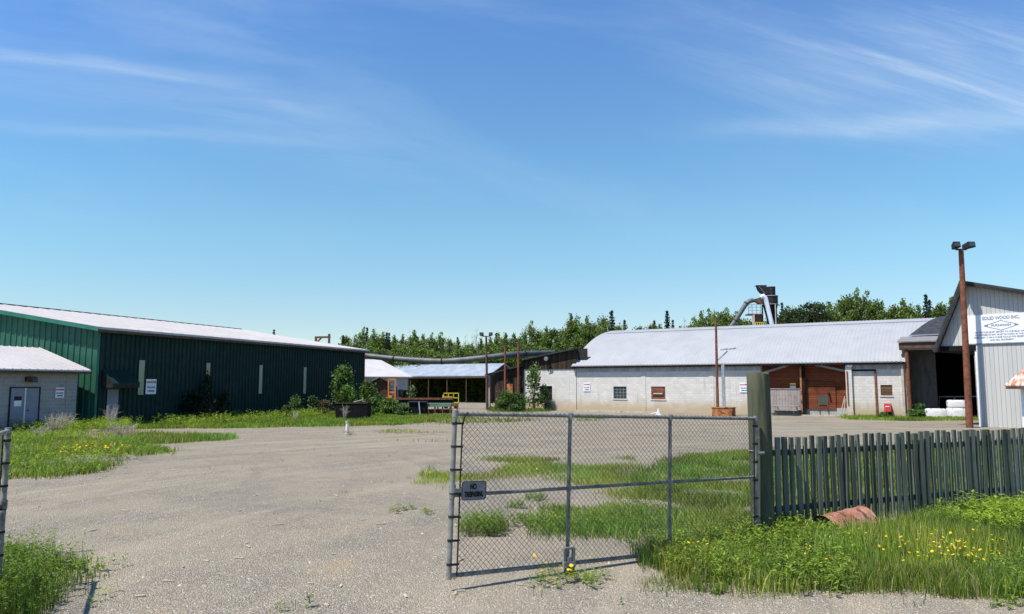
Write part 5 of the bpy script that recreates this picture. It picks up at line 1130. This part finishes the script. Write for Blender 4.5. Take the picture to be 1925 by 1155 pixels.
def grass(key, Q, hmin, hmax, wid, mix, seed, lean=.35, seg=2):
    r = np.random.default_rng(seed); n = len(Q)
    if n == 0: return
    hv = 1 + .35*lownoise(Q, seed+9, 1.6); h = r.uniform(hmin, hmax, n)*hv; a = r.uniform(0, 6.28, n); w_ = wid*r.uniform(.6, 1.3, n)
    fw = np.stack([np.cos(a), np.sin(a)], 1); ld = r.uniform(0, 6.28, n); le = np.stack([np.cos(ld), np.sin(ld)], 1)*(h*r.uniform(.1, 1, n)*lean)[:, None]
    B = np.concatenate([Q, np.zeros((n, 1))], 1); s = np.concatenate([fw*w_[:, None]/2, np.zeros((n, 1))], 1)
    M_ = B + np.concatenate([le*.35, (h*.58)[:, None]], 1); T = B + np.concatenate([le, h[:, None]*.97], 1)
    V = np.stack([B-s, B+s, M_+s*.8, M_-s*.8, T], 1).reshape(-1, 3); o = np.arange(n)[:, None]*5
    f4 = o + np.array([[0, 1, 2, 3]]); f3 = o + np.array([[3, 2, 4]])
    ks = list(mix); pr = np.array([mix[k] for k in ks], float); pr /= pr.sum(); ch = r.choice(len(ks), n, p=pr); base = np.array([GC[k] for k in ks])[ch]
    col = np.clip(base*r.uniform(.65, 1.4, (n, 1))*(1+.35*lownoise(Q, seed+3, 1.7))[:, None]*np.stack([1+.25*lownoise(Q, seed+4, .9), np.ones(n), np.ones(n)], 1), .004, .6)
    acc.setdefault(key, []).append((V, f4, f3, np.repeat(col, 5, 0)))
def weeds(key, Q, hmin, hmax, leaf, nl, mix, seed):
    """upright leafy stems: narrow leaves around a stalk"""
    r = np.random.default_rng(seed); n = len(Q)
    if n == 0: return
    h = r.uniform(hmin, hmax, n)*(1+.25*lownoise(Q, seed+9, 1.6)); tl = r.normal(0, .08, (n, 2))
    t = (np.arange(nl)+.5)/nl; t = .15+.85*t
    P = np.zeros((n, nl, 3)); P[:, :, 0] = Q[:, 0, None] + tl[:, 0, None]*t*h[:, None]*2; P[:, :, 1] = Q[:, 1, None] + tl[:, 1, None]*t*h[:, None]*2; P[:, :, 2] = h[:, None]*t
    a = r.uniform(0, 6.28, (n, nl)); L_ = leaf*r.uniform(.6, 1.3, (n, nl))*(1.15-.5*t); el = r.uniform(-.1, .8, (n, nl))
    d = np.stack([np.cos(a)*np.cos(el), np.sin(a)*np.cos(el), np.sin(el)], 2); s = np.stack([-np.sin(a), np.cos(a), r.uniform(-.3, .3, (n, nl))], 2)
    P = P.reshape(-1, 3); d = d.reshape(-1, 3); s = s.reshape(-1, 3); L_ = L_.reshape(-1, 1); m = len(P)
    V = np.stack([P, P+d*L_*.5+s*L_*.14, P+d*L_+np.array([0, 0, -.15])*L_, P+d*L_*.5-s*L_*.14], 1).reshape(-1, 3); f4 = np.arange(4*m).reshape(m, 4)
    ks = list(mix); pr = np.array([mix[k] for k in ks], float); pr /= pr.sum(); ch = np.repeat(r.choice(len(ks), n, p=pr), nl); base = np.array([GC[k] for k in ks])[ch]
    col = np.clip(base*r.uniform(.75, 1.3, (m, 1)), .004, .6); acc.setdefault(key, []).append((V, f4, None, np.repeat(col, 4, 0)))
def flowers(key, Q, h0, h1, size, seed, colour=(.80, .52, .02)):
    r = np.random.default_rng(seed); n = len(Q)
    if n == 0: return
    h = r.uniform(h0, h1, n); th = np.arange(7)*2*math.pi/7; rad = size*r.uniform(.7, 1.3, n); tlt = r.normal(0, .35, (n, 2))
    x = np.cos(th)[None]*rad[:, None]; y = np.sin(th)[None]*rad[:, None]; z = x*tlt[:, :1]+y*tlt[:, 1:]
    V = np.stack([Q[:, :1]+x, Q[:, 1:]+y, h[:, None]+z], 2).reshape(-1, 3); f = np.arange(7*n).reshape(n, 7)
    acc.setdefault(key, []).append((V, f, None, np.repeat(np.array(colour)*r.uniform(.8, 1.15, (n, 1)), 7, 0)))
def flush(key, name, label, mat, cat='grass'):
    vs, fs = [], {}; cs = []; o = 0
    for V, f4, f3, c in acc[key]:
        vs.append(V); cs.append(c); fs.setdefault(f4.shape[1], []).append(f4+o)
        if f3 is not None: fs.setdefault(3, []).append(f3+o)
        o += len(V)
    tag(npmesh(name, np.concatenate(vs), [np.concatenate(v) for v in fs.values()], np.concatenate(cs), mat), label, cat, kind='stuff')

# right verge before the fence
verge = [(1245, 1035), (1300, 1018), (1440, 985), (1500, 1010), (1925, 955), (2150, 945), (2150, 1125), (1925, 1128), (1700, 1110), (1500, 1108), (1380, 1098), (1290, 1090), (1230, 1062)]
grass('verge', scatter(verge, 3600, 101, thr=-1.5), .10, .27, .009, {'g': 4, 'd': 3, 'l': 2.5, 'y': .8, 's': .9}, 102, lean=.55)
grass('verge', scatter([(1400, 1060), (1700, 1005), (1925, 985), (2150, 975), (2150, 1060), (1925, 1075), (1500, 1085)], 1300, 103, thr=-.2), .25, .46, .010, {'g': 4, 'l': 3, 'y': .6, 'd': 1, 's': .6}, 104, lean=.3)
fl0 = np.array(FA) + np.array([0.1, -.35]); fl1 = np.array((13.5, 16.1))
band = [tuple(fl0), tuple(fl1), tuple(fl1+np.array([.6, -1.1])), tuple(fl0+np.array([.5, -1.0]))]
weeds('weeds', scatter(band, 75, 105, thr=-.35, world=True), .16, .40, .12, 14, {'l': 4, 'g': 2}, 106)
band2 = [tuple(fl0+np.array([3.0, 1.0])), tuple(fl1), tuple(fl1+np.array([.8, -1.6])), tuple(fl0+np.array([3.4, -.4]))]
weeds('weeds', scatter(band2, 90, 107, thr=-.8, world=True), .30, .58, .14, 18, {'l': 5, 'g': 1}, 108)
weeds('weeds', scatter(verge, 190, 109, thr=-.2), .12, .34, .10, 12, {'g': 3, 'd': 2, 'l': 2}, 110)
weeds('weeds', scatter([(1400, 1000), (1520, 1000), (1500, 1040), (1330, 1040)], 55, 121, thr=-.2), .2, .42, .12, 14, {'y': 3, 'l': 2}, 122)
flowers('flowers', scatter([(1640, 1045), (1860, 1040), (1870, 1105), (1680, 1105)], 80, 111, thr=-.5, sc=2.2), .18, .36, .016, 112)
flowers('flowers', scatter([(1440, 1010), (1925, 1020), (1925, 1100), (1480, 1100)], 12, 113, thr=-.2), .16, .34, .015, 114)
# ragged front edge
edge_ = [(1000, 1085), (1100, 1078), (1260, 1065), (1500, 1100), (1925, 1120), (1925, 1142), (1500, 1125), (1280, 1115), (1060, 1115)]
grass('verge', scatter(edge_, 900, 115, thr=.05, sc=2.2), .05, .16, .008, {'g': 3, 'd': 2, 's': 2}, 116, lean=.7)
weeds('weeds', scatter([(995, 1080), (1100, 1072), (1120, 1105), (1020, 1110)], 130, 117, thr=-.6), .08, .2, .07, 10, {'g': 3, 'l': 1, 'y': 1}, 118)
flowers('flowers', scatter([(1000, 1075), (1110, 1070), (1110, 1105), (1020, 1108)], 55, 119, thr=-.6), .12, .24, .020, 120)
flowers('flowers', scatter([(1285, 1045), (1325, 1040), (1325, 1062), (1285, 1065)], 45, 123, thr=-1), .22, .3, .02, 124)
weeds('weeds', scatter([(1150, 1128), (1205, 1122), (1210, 1145), (1165, 1150)], 160, 125, thr=-1), .05, .14, .07, 9, {'g': 3, 'd': 1}, 126)
grass('verge', scatter([(1190, 1050), (1290, 1030), (1300, 1075), (1210, 1080)], 2200, 127, thr=-1), .12, .3, .009, {'d': 4, 'g': 2}, 128)
# behind the gate
zA = [(1200, 905), (1260, 862), (1420, 850), (1440, 1005), (1240, 1045), (1180, 1015), (1000, 1010), (985, 985), (1060, 955), (1130, 958)]
grass('yard', scatter(zA, 1500, 131, thr=-.5, sc=1.5), .06, .22, .009, {'g': 4, 'l': 2.5, 'd': 2.5, 'y': 1, 's': 1}, 132, lean=.6)
weeds('weeds', scatter(zA, 60, 137, thr=-.2, sc=1.3), .08, .26, .07, 12, {'g': 3, 'd': 2, 'l': 1}, 138)
zB = [(785, 900), (800, 882), (880, 866), (960, 862), (1080, 866), (1190, 862), (1200, 880), (1240, 905), (1150, 918), (1000, 915), (870, 922), (800, 920)]
grass('yard', scatter(zB, 800, 133, thr=-.3, sc=1.4), .05, .18, .010, {'l': 4, 'y': 3, 'g': 3, 's': 1}, 134)
flowers('flowers', scatter([(790, 905), (800, 884), (880, 868), (960, 868), (1040, 880), (1040, 905), (880, 912)], 26, 135, thr=-.1), .12, .24, .020, 136)
for i, (px, py, w_, dn, h1) in enumerate(((908, 1000, 48, 340, .34), (1000, 985, 40, 130, .2), (968, 955, 18, 200, .22), (1010, 940, 22, 150, .2), (1075, 990, 60, 240, .2), (1160, 990, 60, 220, .2), (752, 962, 25, 60, .12), (800, 965, 20, 60, .1), (1120, 1090, 40, 70, .12), (1330, 1112, 40, 100, .1), (1880, 1138, 40, 120, .1), (545, 1150, 35, 60, .14), (515, 1148, 15, 80, .16))):
    c = [(px-w_, py), (px-w_*.6, py-w_*.28), (px+w_*.6, py-w_*.28), (px+w_, py), (px+w_*.6, py+w_*.22), (px-w_*.6, py+w_*.22)]
    weeds('weeds', scatter(c, dn, 140+i*3, thr=-1.2, edge=.12), h1*.5, h1, .075, 12, {'g': 4, 'd': 2, 'l': 1}, 141+i*3)
    grass('yard', scatter(c, dn*3, 142+i*3, thr=-.8, edge=.15), h1*.3, h1*.8, .007, {'g': 4, 'l': 2, 's': 1}, 143+i*3)
# left verge
zL = [(-80, 1040), (0, 1035), (40, 1042), (95, 1055), (120, 1080), (110, 1110), (85, 1150), (60, 1170), (-80, 1175)]
grass('leftv', scatter(zL, 2200, 201, thr=-.9), .08, .24, .008, {'d': 5, 'g': 3, 'l': 1, 's': .6}, 202)
weeds('weeds', scatter(zL, 190, 203, thr=-.8), .15, .34, .08, 13, {'g': 4, 'd': 2}, 204)
weeds('weeds', scatter([(100, 1060), (190, 1065), (185, 1090), (110, 1092)], 110, 205, thr=-.1), .08, .2, .08, 10, {'g': 3, 'l': 2}, 206)
weeds('weeds', scatter([(100, 1085), (190, 1085), (170, 1150), (90, 1155)], 40, 207, thr=.2), .05, .14, .07, 9, {'g': 3, 'l': 2}, 208)
# left field
zM = [(-60, 905), (0, 903), (110, 898), (190, 888), (215, 870), (290, 858), (318, 850), (270, 838), (200, 832), (150, 822), (150, 803), (60, 797), (-60, 800)]
grass('leftf', scatter(zM, 420, 211, thr=-.75, sc=.7), .06, .24, .018, {'g': 4, 'l': 2, 'y': 2, 'd': 2, 's': .8}, 212, lean=.6)
weeds('weeds', scatter(zM, 26, 217, thr=-.4, sc=.8), .12, .36, .12, 12, {'g': 3, 'd': 2, 'l': 2}, 219)
weeds('weeds', scatter([(20, 800), (240, 798), (240, 812), (20, 816)], 22, 213, thr=-.8), .3, .65, .2, 12, {'g': 3, 'l': 2}, 214)
flowers('flowers', scatter([(0, 895), (60, 862), (220, 838), (285, 845), (270, 858), (190, 878)], 14, 215, thr=0, sc=.9), .2, .34, .03, 216)
grass('leftf', scatter([(190, 830), (280, 818), (430, 820), (440, 827), (330, 834), (220, 838)], 380, 217, thr=-.8, sc=.6), .08, .24, .022, {'g': 4, 'l': 3, 's': 1}, 218)
grass('leftf', scatter([(150, 815), (290, 800), (280, 830), (170, 832)], 130, 219, thr=-.2, sc=.8), .06, .2, .022, {'y': 3, 'g': 2, 's': 3}, 220)
# strip along the green wall
zS = [(225, 800), (300, 790), (500, 776), (640, 772), (780, 776), (860, 777), (850, 790), (740, 800), (640, 802), (560, 803), (440, 806), (330, 806), (250, 808)]
grass('leftf', scatter(zS, 230, 221, thr=-1.3, sc=.4), .08, .26, .035, {'g': 5, 'l': 3, 'y': 1}, 222)
weeds('weeds', scatter([(230, 801), (420, 786), (600, 778), (600, 788), (340, 803)], 8, 223, thr=-.7, sc=.5), .3, .65, .24, 10, {'g': 4, 'd': 2, 'l': 2}, 224)
grass('leftf', scatter([(700, 812), (850, 800), (850, 830), (780, 832), (720, 828)], 120, 225, thr=.0, sc=.8), .05, .15, .02, {'y': 4, 's': 3, 'g': 2}, 226)
grass('leftf', scatter([(700, 785), (1060, 775), (1080, 788), (860, 800), (760, 800)], 40, 227, thr=-.2, sc=.5), .08, .25, .04, {'g': 4, 's': 2}, 228)
# along the mill and bay
grass('leftf', scatter([(1585, 783), (1700, 784), (1835, 786), (1835, 791), (1700, 792), (1590, 789)], 200, 231, thr=-1.0, sc=.6), .06, .24, .035, {'g': 4, 'l': 3}, 232)
grass('leftf', scatter([(920, 768), (1030, 768), (1030, 775), (920, 775)], 60, 233, thr=-1, sc=.5), .1, .35, .04, {'g': 4, 'd': 2}, 234)
grass('leftf', scatter([(1085, 786), (1140, 785), (1140, 792), (1085, 792)], 90, 235, thr=-.5), .05, .18, .03, {'g': 4, 'y': 2}, 236)
grass('leftf', scatter([(790, 752.5), (925, 752.5), (925, 756), (790, 756)], 14, 237, thr=-1, sc=.3), .2, .6, .06, {'g': 4, 'y': 2}, 238)
# behind the picket fence
zF = [(1450, 860), (1925, 840), (2150, 835), (2150, 930), (1925, 940), (1440, 985), (1425, 870)]
grass('yard', scatter(zF, 750, 241, thr=-1.1, sc=.7), .14, .36, .013, {'g': 4, 'l': 2, 'd': 2, 's': 1}, 242)
# scattered sprigs over the yard gravel
P_ = scatter([(200, 1000), (430, 830), (850, 815), (1400, 795), (1420, 850), (780, 870), (700, 1000)], .8, 251, thr=.1, sc=.5)
grass('yard', np.repeat(P_, 8, 0) + np.random.default_rng(1).normal(0, .05, (len(P_)*8, 2)), .03, .10, .008, {'g': 3, 'y': 2, 's': 2}, 252, lean=.8)
flush('verge', 'verge_grass', 'tall green grass on the verge before the picket fence', m_grass)
flush('yard', 'yard_grass', 'patchy grass growing through the gravel behind the open gate', m_grass)
flush('leftv', 'corner_grass', 'dark grass clump in the lower left corner', m_grass)
flush('leftf', 'field_grass', 'green grass patches before the warehouse, shed and mill walls', m_grass)
flush('weeds', 'leafy_weeds', 'leafy weeds mixed through the grass and gravel edges', m_grass, 'weeds')
flush('flowers', 'yellow_flowers', 'small yellow wildflowers dotted in the grass', m_flower, 'flowers')

# ragged fringes of straw and short blades round every patch
for k, (key, zn, dn, wd_) in enumerate((('yard', zA, 160, .008), ('yard', zB, 150, .008), ('leftf', zM, 60, .016), ('leftv', zL, 250, .007), ('verge', verge, 260, .007), ('leftf', zS, 22, .03))):
    grass(key, scatter(zn, dn, 300+k*3, thr=-.2, sc=2.0, edge=1.1), .02, .09, wd_, {'s': 4, 'y': 2, 'g': 3}, 301+k*3, lean=1.2)
# ---- wood chips and bark litter
r = np.random.default_rng(78); cm_ = MB()
for i in range(130):
    Y_ = 8.5 + 32*r.uniform()**1.3; X_ = r.uniform(-.62, .30)*Y_; a_ = r.uniform(0, 3.14); l_ = r.uniform(.015, .06)*(1+Y_*.03); q_ = (math.cos(a_)*l_, math.sin(a_)*l_)
    cm_.bar((X_-q_[0], Y_-q_[1], .012), (X_+q_[0], Y_+q_[1], .016), r.uniform(.012, .03), .012)
tag(cm_.build('wood_chips', m_wood), 'pale wood chips and splinters littering the gravel', 'wood chips', kind='stuff')

# ---- loose stones over the near gravel
r = np.random.default_rng(77); n = 60000; Y_ = 7 + 16*r.uniform(0, 1, n)**1.7; X_ = r.uniform(-.78, .78, n)*Y_; s_ = r.uniform(.004, .011, n)*(1+(r.uniform(0, 1, n) > .996)*1.2)
o8 = np.array([[1, 0, 0], [-1, 0, 0], [0, 1, 0], [0, -1, 0], [0, 0, 1]], float)
V = np.repeat(np.stack([X_, Y_, np.zeros(n)], 1), 5, 0) + (np.tile(o8, (n, 1))*(s_.repeat(5))[:, None]*r.uniform(.6, 1.4, (5*n, 3))*np.array([1, 1, .8]))
ix = np.arange(n)[:, None]*5; f = np.concatenate([ix + np.array([q_]) for q_ in ((0, 2, 4), (2, 1, 4), (1, 3, 4), (3, 0, 4))])
cc = np.repeat(np.array([[.36, .325, .27]])*r.uniform(.5, 1.2, (n, 1)), 5, 0)
m_stone, nt_, b_, _ = newmat('loose_stone'); a_ = nd(nt_, 'ShaderNodeAttribute', attribute_name='Col'); nt_.links.new(a_.outputs['Color'], b_.inputs['Base Color']); b_.inputs['Roughness'].default_value = .9
tag(npmesh('gravel_stones', V, [f], np.clip(cc, 0, .7), m_stone), 'loose grey gravel stones on the driveway', 'gravel', kind='stuff')
for k in ('POP', 'SPR', 'PIN', 'DED'):
    pass
for kind, src in SRC.items():
    for i, s in enumerate(src):
        if (kind, i) not in used:
            for c in list(s.children): bpy.data.objects.remove(c)
            bpy.data.objects.remove(s)
